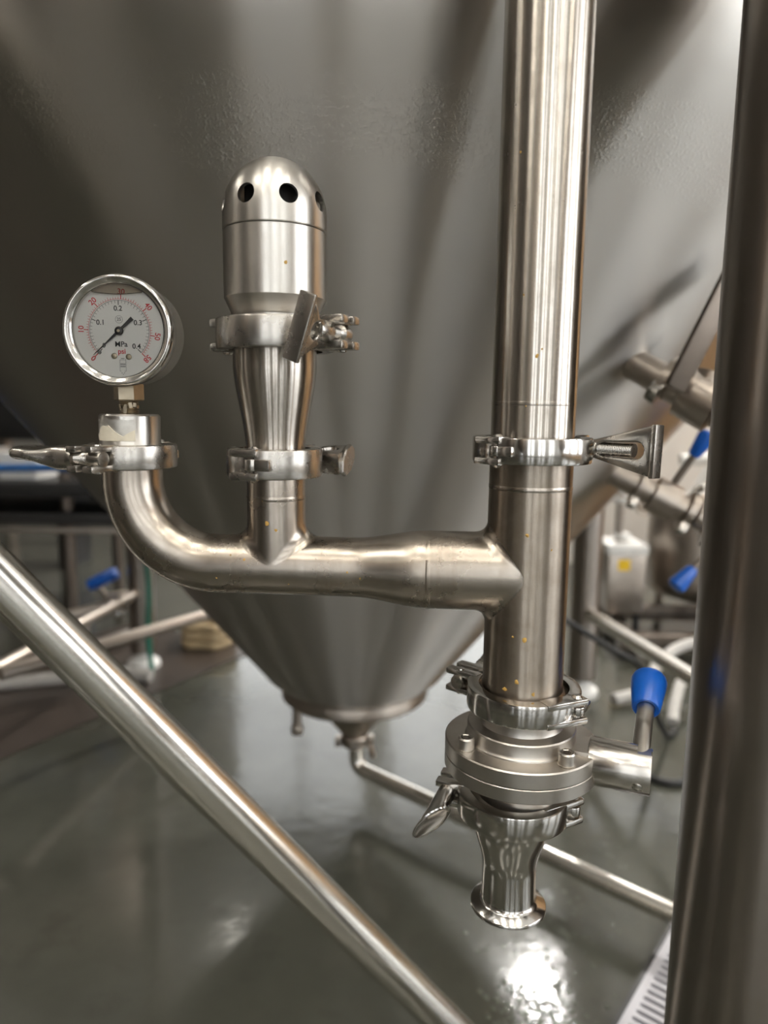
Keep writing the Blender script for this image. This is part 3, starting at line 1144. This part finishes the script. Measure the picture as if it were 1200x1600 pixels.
def arc(b_, r0, r1, d0, d1, n=90):
    lathe(b_, [(r0, zd), (r1, zd), (r1, zd + .00006), (r0, zd + .00006)], n, FM, True, R(d0), R(d1))
rr_ = 0.0187
bm = BM()
arc(bm, rr_, rr_ + .00022, -45, 225)
for i in range(0, 59):
    dg_ = 225 - i / 58 * 270
    big = i % 10 == 0 or i == 58
    tick(bm, rr_, rr_ + (.0030 if big else .0019 if i % 5 == 0 else .0014), dg_, .00050 if big else .00022)
obj('red_scale', bm, INKR, dial, kind='stuff', label='red outer scale ring of fine ticks')
bm = BM()
rk = rr_ - .0006
arc(bm, rk - .0002, rk, -45, 225)
for i in range(0, 41):
    dg_ = 225 - i / 40 * 270
    big = i % 10 == 0
    tick(bm, rk - (.0028 if big else .0021 if i % 5 == 0 else .0016), rk, dg_, .00042 if big else .0002)
obj('black_scale', bm, INKB, dial, kind='stuff', label='black inner scale ring of fine ticks')
for v_ in (0, 10, 20, 30, 40, 50, 58):
    dg_ = 225 - v_ / 58 * 270
    p = polar(.0231, dg_)
    rot = dg_ - 90 
    obj('numeral', text_bm(str(v_), .0046, FM @ M.Translation(p) @ M.Rotation(R(rot), 4, 'Z')), INKR, dial, fin=False)
def dpx(x, y, z=zd):
    return V(((x - 185.5) * mmpx, (518.5 - y) * mmpx, z))
for s, x, y, sz, mt in (('0.1', 156.5, 506, .0043, INKB), ('0.2', 184.5, 484.5, .0043, INKB), ('0.3', 215, 506, .0043, INKB), ('0.4', 211.5, 542, .0043, INKB),
                        ('0', 160.5, 541, .0040, INKB), ('MPa', 187.5, 539, .0045, INKB), ('psi', 188, 550, .0044, INKR), ('25', 185.5, 501, .0027, INKG)):
    obj('numeral' if s[0].isdigit() else 'unit_word', text_bm(s, sz, FM @ M.Translation(dpx(x, y))), mt, dial, fin=False)
bm = BM()
lathe(bm, [(.0021, zd), (.0023, zd), (.0023, zd + .00005), (.0021, zd + .00005)], 40, FM @ M.Translation(dpx(185.5, 501, 0)), True)
obj('class_ring', bm, INKG, dial)
# approval mark: small outlined box with lines and an arrow tail
bm = BM()
for x0, x1, y0, y1 in ((184, 194, 562.5, 563), (184, 184.5, 563, 580), (193.5, 194, 561, 580), (184, 186, 580, 580.6), (191, 194, 580, 580.6), (186.2, 191.8, 560.2, 561.2)):
    box(bm, ((x1 - x0) * mmpx, (y1 - y0) * mmpx, .00006), FM @ M.Translation(dpx((x0 + x1) / 2, (y0 + y1) / 2)))
for x, y in ((186, 569.5), (188, 569.5), (190, 569.5), (192, 569.5), (186, 573), (188, 573), (190, 573), (192, 573)):
    box(bm, (.0005, .0009, .00006), FM @ M.Translation(dpx(x, y)))
for x, y in ((187, 583), (189, 585), (191, 583)):
    box(bm, (.0005, .0005, .00006), FM @ M.Translation(dpx(x, y)))
obj('approval_mark', bm, INKG, dial, label='small grey printed approval mark', kind='stuff')
for x, y in ((176, 557), (198.5, 558)):
    bm = BM()
    lathe(bm, [(0, zd + .0006), (.0012, zd + .0006), (.0017, zd + .0003), (.0018, zd)], 20, FM @ M.Translation(dpx(x, y, 0)))
    s_ = obj('dial_screw', bm, BRASS, dial)
bm = BM()
lathe(bm, [(0, zd + .0010), (.0010, zd + .0010), (.0012, zd)], 14, FM @ M.Translation(dpx(153, 551.5, 0)))
obj('stop_pin', bm, INKG, dial)
# needle: hub at the dial centre
bm = BM()
na = R(222)
nm_ = FM @ M.Translation((0, 0, zd + .0009)) @ M.Rotation(na, 4, 'Z')
plate(bm, [(-.0112, -.0012), (-.0112, .0012), (-.004, .00085), (.002, .0008), (.0105, .00042), (.0215, .00012), (.0215, -.00012), (.0105, -.00042), (.002, -.0008), (-.004, -.00085)], [], .0004, 0, nm_)
nd = obj('needle', bm, NEEDLE, g, label='black needle resting at zero')
bm = BM()
lathe(bm, [(0, zd + .0018), (.0016, zd + .0018), (.0023, zd + .0015), (.0026, zd + .0009), (.0026, zd + .0003)], 32, FM)
obj('needle_hub', bm, NEEDLE, nd)
bm = BM()
lathe(bm, [(0, zd + .00215), (.0008, zd + .0021), (.0010, zd + .0017)], 16, FM)
obj('needle_rivet', bm, BRASS, nd)
# air gap above the liquid, and the cover glass
bm = BM()
ya = .0228
rg = .0276
am = math.asin(ya / rg)
loop = [(rg * math.cos(am + (PI - 2 * am) * i / 24), rg * math.sin(am + (PI - 2 * am) * i / 24)) for i in range(25)]
for i in range(1, 12):
    u = i / 12
    loop.append((-rg * math.cos(am) * (1 - 2 * u), ya - .0011 * math.sin(PI * u)))
plate(bm, loop, [], .0006, 0, FM @ M.Translation((0, 0, .0190)))
obj('air_gap', bm, LIQUID, g, label='grey air gap above the liquid line')
bm = BM()
pl = [V((-rg * math.cos(am) * (1 - 2 * i / 16) * .97, ya - .0011 * math.sin(PI * i / 16) - .0003, .0191)) for i in range(17)]
sweep(bm, [FM @ p for p in pl], .00028, 8)
obj('liquid_line', bm, POLISH, g)
bm = BM()
lathe(bm, [(0, .0204), (.0279, .0204), (.0279, .0199), (0, .0199)], 72, FM)
obj('cover_glass', bm, GLASS, g)
# stem: hexagon and threaded end wrapped with sealing tape
bm = BM()
zh0, zh1 = .7628 - .7545, .7735 - .7545
lathe(bm, [(0, zh0), (.0086, zh0), (.0093, zh0 + .0008), (.0093, zh1), (0, zh1)], 6, M.Rotation(R(8), 4, 'Z'))
obj('hex_nut', bm, BRASS, g, 20)
bm = BM()
cyl(bm, (0, 0, zh1 - .001), (0, 0, GC.z - .026), .0075, seg=24)
obj('stem', bm, BRASS, g)
bm = BM()
pr = [(0, -.006), (.0052, -.006)]
z = -.005
while z < zh0:
    pr += [(.0062, z), (.0054, z + .0006)]
    z += .0013
pr += [(.005, zh0 + .0005), (0, zh0 + .0005)]
lathe(bm, pr, 24)
obj('thread', bm, BRASS, g, 20)
bm = BM()
for k in range(7):
    a = R(random.uniform(-170, -10))
    c = V((.0064 * math.cos(a), .0064 * math.sin(a), random.uniform(.0012, .006)))
    box(bm, (.0022, .0004, random.uniform(.0015, .004)), frame(c, (-math.sin(a), math.cos(a), random.uniform(-.4, .4))))
obj('sealing_tape', bm, BRASS, g, kind='stuff', label='frayed sealing tape and rust on the thread')

# ------------------------------------------------------------------ lever butterfly valve under the tee
bv = thing('butterfly_valve', 'flanged steel butterfly valve with a blue knob lever below the tee', 'valve', (XM + .0005, YM, 0.530))
z0 = 0.530
bm = BM()
lathe(bm, [(.023, .5775 - z0), (.032, .5775 - z0), (.032, .576 - z0), (.0268, .572 - z0), (.0262, .569 - z0), (.0262, .5625 - z0), (.0268, .5605 - z0), (.0305, .5600 - z0), (.0340, .5598 - z0), (.0347, .5590 - z0), (.0347, .5525 - z0), (.0352, .5512 - z0), (.036, .5505 - z0), (.0365, .549 - z0)], 96)
obj('neck', bm, FLANGE, bv, 28)
bm = BM()
lathe(bm, [(.02, .5497 - z0), (.0482, .5497 - z0), (.0490, .5489 - z0), (.0490, .5400 - z0), (.0486, .5396 - z0), (.02, .5396 - z0)], 128)
obj('upper_flange', bm, FLANGE, bv, 28)
bm = BM()
lathe(bm, [(.02, .5392 - z0), (.0486, .5392 - z0), (.0490, .5388 - z0), (.0490, .5308 - z0), (.0482, .5300 - z0), (.030, .5300 - z0), (.0275, .528 - z0), (.0265, .520 - z0), (.0268, .511 - z0), (.032, .507 - z0), (.032, .5058 - z0), (.02, .5058 - z0)], 128)
obj('lower_flange', bm, FLANGE, bv, 28)
for az in (-155, -60):
    c = V((.0415 * math.cos(R(az)), .0415 * math.sin(R(az)), .5497 - z0))
    bm = BM()
    hx = M.Translation(c)
    lathe(bm, [(.0056, .0), (.0058, .0004), (.0052, .0006), (.0051, .0068), (.0044, .0078), (.0034, .0078)], 36, hx)
    lathe(bm, [(.0034, .0078), (.0028, .0074), (.0028, .0035), (0, .0035)], 6, hx)
    obj('socket_screw', bm, FLANGE, bv, 28)
# handle barrel
az = R(-22)
hd = V((math.cos(az), math.sin(az), 0))
bo = V((0, 0, .5425 - z0)) + hd * .0430
rbr, Lb = .0148, .0375
bm = BM()
mmb = frame(bo, hd)
mz = mmb @ M.Rotation(PI / 2, 4, 'Y')
lathe(bm, [(0, 0), (rbr - .0012, 0), (rbr - .0003, .0003), (rbr, .0012), (rbr, Lb - .0010), (rbr - .0003, Lb - .0003), (rbr - .0010, Lb), (rbr - .0030, Lb), (rbr - .0030, Lb - .0010), (0, Lb - .0010)], 72, mz)
brl = obj('handle_barrel', bm, BARREL, bv, 28)
cut = BM()
box(cut, (.0155, .026, .012), mmb @ T(.0365, .0060, .0150), 0)
for (x, a) in ((.014, -118), (.0290, -118)):
    d = V((0, math.cos(R(a)), math.sin(R(a))))
    d = mmb.to_3x3() @ d
    c = mmb @ V((x, 0, 0))
    cyl(cut, c + d * .008, c + d * .022, .0030, seg=24)
carve(brl, cut)
bm = BM()
d = mmb.to_3x3() @ V((0, math.cos(R(-160)), math.sin(R(-160))))
c = mmb @ V((.0300, 0, 0))
lathe(bm, [(.0030, .0), (.0030, .0004), (.0022, .0010), (0, .0012)], 20, zframe(c + d * (rbr - .0002), d))
obj('barrel_pin', bm, POLISH, bv)
bm = BM()
box(bm, (.016, .024, .020), mmb @ T(-.003, 0, 0), .002)
obj('stem_block', bm, FLANGE, bv)
# lever with the blue knob
lo = mmb @ V((.0300, .002, .002))
ld = V((0.37, 0.85, 0.38)).normalized()
bm = BM()
cyl(bm, lo, lo + ld * .060, .0055, seg=32)
lv = obj('lever', bm, SATIN, bv)
bm = BM()
kz = zframe(lo + ld * .0480, ld)
lathe(bm, [(.0055, .0022), (.0058, .0010), (.0070, .0002), (.0084, .0), (.0092, .0010), (.0118, .0235), (.0120, .0262), (.0112, .0290), (.0085, .0306), (0, .0312)], 64, kz)
obj('knob', bm, BLUE, lv, 40, label='glossy blue plastic knob')

# outlet nozzle
t = thing('outlet_nozzle', 'polished waisted steel nozzle with a flared rim, lowest piece of the pipework', 'pipe', (XM - .0035, YM, 0.5055))
bm = BM()
zb = 0.4300 - 0.5055
pr = [(.0240, -.0005), (.032, -.0005), (.032, -.002), (.0258, -.0064), (.0250, -.008)]
for i in range(1, 29):
    u = i / 28
    z = -.008 + (-.050 + .008) * u
    pr.append((.0250 + (.0178 - .0250) * ss((u - .12) / .80), z))
pr += [(.0178, zb + .0075), (.0182, zb + .0060), (.0200, zb + .0046), (.0246, zb + .0024), (.0252, zb + .0016), (.0252, zb), (.0165, zb), (.0162, zb + .002), (.0162, -.050), (.0225, -.010)]
lathe(bm, pr, 96)
obj('pipe', bm, POLISH, t, 40)

# ------------------------------------------------------------------ background, right
t = thing('transfer_pump', 'grey steel pump box with a yellow sticker standing behind the rear leg', 'pump', (0.815, 2.40, 0))
bm = BM()
box(bm, (.125, .16, .205), T(0, 0, .185), .006)
pbx = obj('housing', bm, BGSTEEL, t)
bm = BM()
box(bm, (.135, .17, .035), T(0, 0, .302), .008)
obj('lid', bm, WHITE, t)
bm = BM()
box(bm, (.04, .0015, .038), T(-.012, -.0805, .252))
obj('warning_sticker', bm, YELLOW, pbx, label='square yellow sticker')
for sx in (-1, 1):
    for sy in (-1, 1):
        bm = BM()
        cyl(bm, (sx * .045, sy * .06, 0), (sx * .045, sy * .06, .09), .012, seg=16)
        obj('foot', bm, RUBBER, t)
bm = BM()
cyl(bm, (-.01, 0, .31), (-.01, 0, .50), .013, seg=24)
rs = obj('riser_pipe', bm, BGSTEEL, t)
for zz, r_ in ((.455, .040), (.485, .034), (.33, .03)):
    bm = BM()
    cyl(bm, (-.01 + .012, 0, zz), (-.01 + .012, 0, zz + .016), r_, seg=32, bev=.002)
    obj('flange', bm, WHITE, rs)
bm = BM()
sweep(bm, round_path([(-.01, 0, .47), (.07, 0, .44), (.13, -.02, .43)], .03, 6), .011, 16)
cyl(bm, (.055, -.02, .43), (.085, .0, .455), .026, seg=20, bev=.003)
obj('outlet_arm', bm, BGSTEEL, rs)

t = thing('steel_drum', 'brownish upright steel vessel half hidden by the front leg', 'vessel', (1.115, 2.45, 0))
bm = BM()
lathe(bm, [(0, .10), (.06, .10), (.16, .135), (.178, .16), (.18, .18), (.18, .42), (.17, .45), (.05, .48), (0, .485)], 64)
obj('shell', bm, BGSTEEL, t, 50)
for a in (30, 150, 270):
    bm = BM()
    cyl(bm, (.13 * math.cos(R(a)), .13 * math.sin(R(a)), 0), (.13 * math.cos(R(a)), .13 * math.sin(R(a)), .13), .014, seg=14)
    obj('leg', bm, BGSTEEL, t)
bm = BM()
cyl(bm, (-.14, -.05, .36), (.02, -.05, .62), .016, seg=16)
obj('inlet_pipe', bm, WHITE, t)
bm = BM()
cyl(bm, (-.12, -.06, .60), (.2, -.06, .61), .02, seg=16)
obj('handrail', bm, WHITE, t)

t = thing('floor_skid', 'low steel skid frame carrying the pump and the vessel', 'frame', (0.98, 2.25, 0))
for y_, x0, x1 in ((-.13, -.25, .35), (.2, -.25, .35)):
    bm = BM()
    box(bm, (x1 - x0, .045, .05), T((x0 + x1) / 2, y_, .055), .004)
    obj('rail', bm, DARKSTEEL, t)
for x_ in (-.2, .3):
    bm = BM()
    box(bm, (.045, .37, .04), T(x_, .035, .045), .004)
    obj('cross_rail', bm, DARKSTEEL, t)
for i, (lab, pts_, r_, mt_) in enumerate([
        ('pale ribbed hose curving over the floor behind the rear leg', [(0.60, 1.75, .02), (0.70, 1.80, .03), (0.78, 1.92, .06), (0.90, 2.0, .09), (1.10, 2.02, .09)], .016, CLOTH),
        ('second pale hose, lower, bending to the floor near the rear leg', [(0.70, 1.62, .02), (0.74, 1.70, .05), (0.80, 1.78, .07), (0.95, 1.83, .075), (1.15, 1.85, .07)], .014, CLOTH),
        ('thin black cable sagging past the rear leg of the tank', [(0.40, 1.55, .30), (0.50, 1.50, .245), (0.56, 1.48, .21), (0.60, 1.50, .12), (0.66, 1.56, .02), (0.70, 1.6, .008)], .007, RUBBER),
        ('black cable lying on the floor right of the rear leg', [(0.52, 1.42, .008), (0.60, 1.36, .008), (0.70, 1.42, .008), (0.80, 1.38, .008)], .007, RUBBER)]):
    bm = BM()
    sweep(bm, spline_pts(pts_, 8), r_, 12)
    tag(obj('hose' if i < 2 else 'cable', bm, mt_), lab, 'hose' if i < 2 else 'cable')

# unseen cardboard boxes added outside the frame at right to tint the reflections
CARD = plain('cardboard', (0.48, 0.29, 0.14), 0.8, var=0.06, scale=4)
TAPE = plain('packing_tape', (0.50, 0.36, 0.20), 0.35, var=0.03)
for i, (x_, y_, z_, lab) in enumerate(((1.95, 2.2, 0, 'unseen brown box added to tint reflections, bottom of the stack by the partition'), (1.97, 2.18, .55, 'unseen brown box added to tint reflections, middle of the stack by the partition'), (1.93, 2.22, 1.10, 'unseen brown box added to tint reflections, top of the stack by the partition'))):
    t = thing('tint_box', lab, 'box', (x_, y_, z_), R(-14 + 3 * i), 'unseen tint boxes at right')
    bm = BM()
    box(bm, (.85, .8, .545), T(0, 0, .2725), .006)
    obj('body', bm, CARD, t)
    bm = BM()
    box(bm, (.06, .802, .002), T(0, 0, .546))
    obj('tape_strip', bm, TAPE, t)

# floor grate
e1 = V((0.627, 0.779, 0))
grot = math.atan2(e1.y, e1.x)
gr = thing('drain_grate', 'pale slotted drain grate at the foot of the front leg', 'grate', (0.2963, 0.7888, 0.0), grot)
bm = BM()
gl = .34
holes = []
x = -.12
while x < gl - .02:
    holes.append(slot(x, -.055, .078, .0072, 5, PI / 2))
    x += .0135
plate(bm, [(-.15, -.105), (gl, -.105), (gl, -.006), (-.15, -.006)], holes, .006, 0, T(0, 0, .0055))
obj('slotted_cover', bm, GRATEM, gr)
bm = BM()
box(bm, (gl + .15, .006, .009), T((gl - .15) / 2, -.003, .0045))
obj('rim', bm, BLACK, gr)
bm = BM()
box(bm, (gl + .15, .006, .009), T((gl - .15) / 2, -.108, .0045))
obj('rim', bm, BLACK, gr)
bm = BM()
box(bm, (gl + .14, .10, .001), T((gl - .15) / 2, -.055, .001))
obj('channel_bottom', bm, BLACK, gr)

for i, (x_, y_) in enumerate(((-2.9, -2.0), (-1.45, -2.3), (2.75, -2.2))):
    t = thing('fermenter_tank', ('tall steel tank across the aisle, farther left behind the viewer', 'tall steel tank across the aisle, nearer left behind the viewer', 'tall steel tank across the aisle, at right behind the viewer')[i], 'tank', (x_, y_, 0), 0, 'tanks across the aisle')
    bm = BM()
    lathe(bm, [(.03, .45), (.06, .47), (.50, 1.0), (.52, 1.06), (.52, 2.5), (.40, 2.7), (0, 2.8)], 72)
    obj('shell', bm, DARKSTEEL, t, 50)
    for a in (45, 135, 225, 315):
        bm = BM()
        cyl(bm, (.46 * math.cos(R(a)), .46 * math.sin(R(a)), 0), (.46 * math.cos(R(a)), .46 * math.sin(R(a)), 1.4), .045, seg=20)
        obj('leg', bm, DARKSTEEL, t)
# ------------------------------------------------------------------ background, left
t = thing('rear_tank', 'dark fermenter on tubular legs far behind at left', 'tank', (-2.1, 4.3, 0))
bm = BM()
lathe(bm, [(.05, .60), (.08, .62), (.70, 1.25), (.70, 2.6), (0, 2.8)], 72)
obj('cone_shell', bm, DARKSTEEL, t, 50)
for x_, y_, r_ in ((.42, -.42, .05), (.42, .42, .05), (-.42, -.42, .05), (-.42, .42, .05)):
    bm = BM()
    cyl(bm, (x_, y_, 0), (x_, y_, 1.5), r_, seg=28)
    obj('leg', bm, DARKSTEEL, t)
bm = BM()
cyl(bm, (-.42, -.42, .37), (.42, -.42, .37), .020, seg=16)
obj('cross_brace', bm, DARKSTEEL, t)

st = thing('shelf_rack', 'black two tier rack with steel posts at far left behind the tank', 'rack', (-1.25, 2.46, 0))
for x_, y_ in ((.14, 0.0), (-.55, 0.1), (.14, .45), (-.55, .5)):
    bm = BM()
    cyl(bm, (x_, y_, 0), (x_, y_, .98), .022, seg=20)
    obj('post', bm, DARKSTEEL, st)
for zz, th in ((.475, .050), (.375, .040)):
    bm = BM()
    box(bm, (1.3, .62, th), T(-.10, .22, zz), .004)
    obj('shelf', bm, BLACK, st)
bm = BM()
box(bm, (1.3, .03, .016), T(-.10, -.11, .342), .003)
obj('shelf_rail', bm, BGSTEEL, st)
t = thing('shade_block', 'large black block added for the dark shade behind the rack at far left', 'block', (-1.9, 3.35, 0.0))  # black stand-in for the deep shade here, shaped as a cabinet
bm = BM()
box(bm, (.95, .3, 1.0), T(0, 0, 1.10), .01)
obj('body', bm, BLACK, t)
bm = BM()
box(bm, (.85, .012, .9), T(0, -.155, 1.10), .003)
dr = obj('door', bm, BLACK, t)
bm = BM()
box(bm, (.02, .02, .12), T(.36, -.17, 1.05), .004)
obj('handle', bm, DARKSTEEL, dr)
for sx in (-.42, .42):
    bm = BM()
    box(bm, (.05, .25, .61), T(sx, 0, .305), .003)
    obj('leg', bm, BLACK, t)
bm = BM()
sweep(bm, spline_pts([(-2.4, 2.40, .55), (-1.7, 2.38, .536), (-1.3, 2.36, .548), (-0.85, 2.36, .556)], 8), .014, 12)
tag(obj('hose', bm, BLUEHOSE), 'blue hose laid along the top shelf of the black rack', 'hose')
for i, (x_, w_, h_, mt_) in enumerate(((-1.45, .10, .09, BGSTEEL), (-1.27, .13, .08, WHITE), (-0.98, .12, .085, CLOTH))):
    t = thing('crate', ('brown metal box on the top shelf at far left', 'white box on the top shelf of the black rack', 'grey box at the right end of the top shelf')[i], 'box', (x_, 2.55, .501))
    bm = BM()
    box(bm, (w_, .2, h_), T(0, 0, h_ / 2), .004)
    obj('body', bm, mt_, t)
    bm = BM()
    box(bm, (w_ + .008, .208, .012), T(0, 0, h_ + .006), .003)
    obj('lid', bm, mt_, t)

t = thing('floor_valve', 'small steel valve with a blue handle lying behind the left brace', 'valve', (-0.80, 2.05, 0))
bm = BM()
cyl(bm, (-.12, -.10, .16), (.10, .0, .20), .016, seg=18)
cyl(bm, (.0, -.045, .19), (.05, -.02, .195), .03, seg=20, bev=.003)
obj('valve_body', bm, BGSTEEL, t)
bm = BM()
cyl(bm, (-.06, -.06, .175), (-.06, -.06, .0), .010, seg=14)
obj('support', bm, BGSTEEL, t)
bm = BM()
cyl(bm, (.07, -.015, .19), (.07, -.015, .0), .010, seg=14)
obj('support', bm, BGSTEEL, t)
for p_ in ((.02, -.07, .20), (.06, -.05, .19), (.035, -.06, .165)):
    bm = BM()
    lathe(bm, [(0, -.012), (.010, -.009), (.012, 0), (.010, .009), (0, .012)], 14, T(*p_))
    obj('nut', bm, POLISH, t)
bm = BM()
cyl(bm, (.0, -.04, .20), (-.03, -.06, .26), .008, seg=12)
hv = obj('handle_stem', bm, BGSTEEL, t)
bm = BM()
cyl(bm, (-.045, -.06, .245), (.035, -.06, .285), .018, seg=16, bev=.006)
obj('handle', bm, BLUE, hv)

bm = BM()
sweep(bm, spline_pts([(-.66, 1.93, .36), (-.655, 1.93, .25), (-.66, 1.93, .12), (-.65, 1.92, .01)], 8), .007, 10)
tag(obj('hose', bm, GREEN), 'thin green hose hanging down behind the left side of the cone', 'hose')
for i, (lab, pts_, r_) in enumerate([
        ('pale hose stretched across the floor behind the diagonal brace', [(-1.10, 1.95, .02), (-.95, 2.02, .03), (-.86, 2.12, .03), (-.80, 2.24, .03)], .018),
        ('grey hose lying lowest in the tangle behind the diagonal brace', [(-1.05, 1.80, .02), (-.86, 1.86, .02), (-.76, 1.90, .02), (-.64, 1.88, .02)], .018),
        ('short pale hose end next to the small floor valve', [(-.98, 2.2, .10), (-.88, 2.1, .13), (-.78, 2.06, .16)], .014)]):
    bm = BM()
    sweep(bm, spline_pts(pts_, 8), r_, 12)
    tag(obj('hose', bm, CLOTH), lab, 'hose')
t = thing('hose_reel', 'beige round hose coil on the floor just left of the cone', 'coil', (-0.56, 2.22, 0.0))
for k in range(3):
    bm = BM()
    ring = [V((.075 * math.cos(2 * PI * i / 28), .01 * math.sin(i), .016 + .028 * k + 0)) + V((0, .075 * math.sin(2 * PI * i / 28), 0)) for i in range(29)]
    sweep(bm, ring, .014, 10)
    obj('coil', bm, BEIGE, t)

# dark sheet painting a dark reflection into the wet floor, at left
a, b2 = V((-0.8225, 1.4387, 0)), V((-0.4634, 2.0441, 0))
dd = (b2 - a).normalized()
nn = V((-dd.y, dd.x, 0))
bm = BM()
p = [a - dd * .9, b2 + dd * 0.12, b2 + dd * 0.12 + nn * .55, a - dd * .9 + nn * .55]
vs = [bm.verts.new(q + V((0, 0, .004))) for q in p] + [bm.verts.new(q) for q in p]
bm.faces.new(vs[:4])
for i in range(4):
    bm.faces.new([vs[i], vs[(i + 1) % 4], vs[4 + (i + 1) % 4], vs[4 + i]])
tag(obj('floor_tone', bm, REFLM), 'dark brown sheet painting a dark reflection on the wet floor behind the diagonal brace', 'mat')

# water beads on the floor under the outlet
bm = BM()
def bead(x, y, r):
    if (V((x, y, 0)) - V((0.2963, 0.7888, 0))).dot(V((0.779, -0.627, 0))) > -.012:
        return
    r *= 1.15
    h = r * rnd.uniform(.06, .26)
    lathe(bm, [(r, 0.0), (r * .98, h * .35), (r * .75, h * .72), (r * .5, h * .88), (r * .25, h * .97), (0, h)], 12, T(x, y, 0.0001))
rnd = random.Random(3)
for i in range(230):
    bead(rnd.gauss(0.205, 0.035), rnd.gauss(0.80, 0.030), rnd.uniform(.0018, .0042))
for i in range(130):
    bead(rnd.gauss(0.25, 0.05), rnd.gauss(0.95, 0.08), rnd.uniform(.0016, .0040))
for i in range(70):
    bead(rnd.gauss(0.36, 0.05), rnd.gauss(1.15, 0.08), rnd.uniform(.0016, .0040))
wd = obj('water_drops', bm, WATER, None, 70)
wd['kind'] = 'stuff'
wd['label'] = 'scattered shiny water drops on the floor under the outlet nozzle'
wd['category'] = 'water'
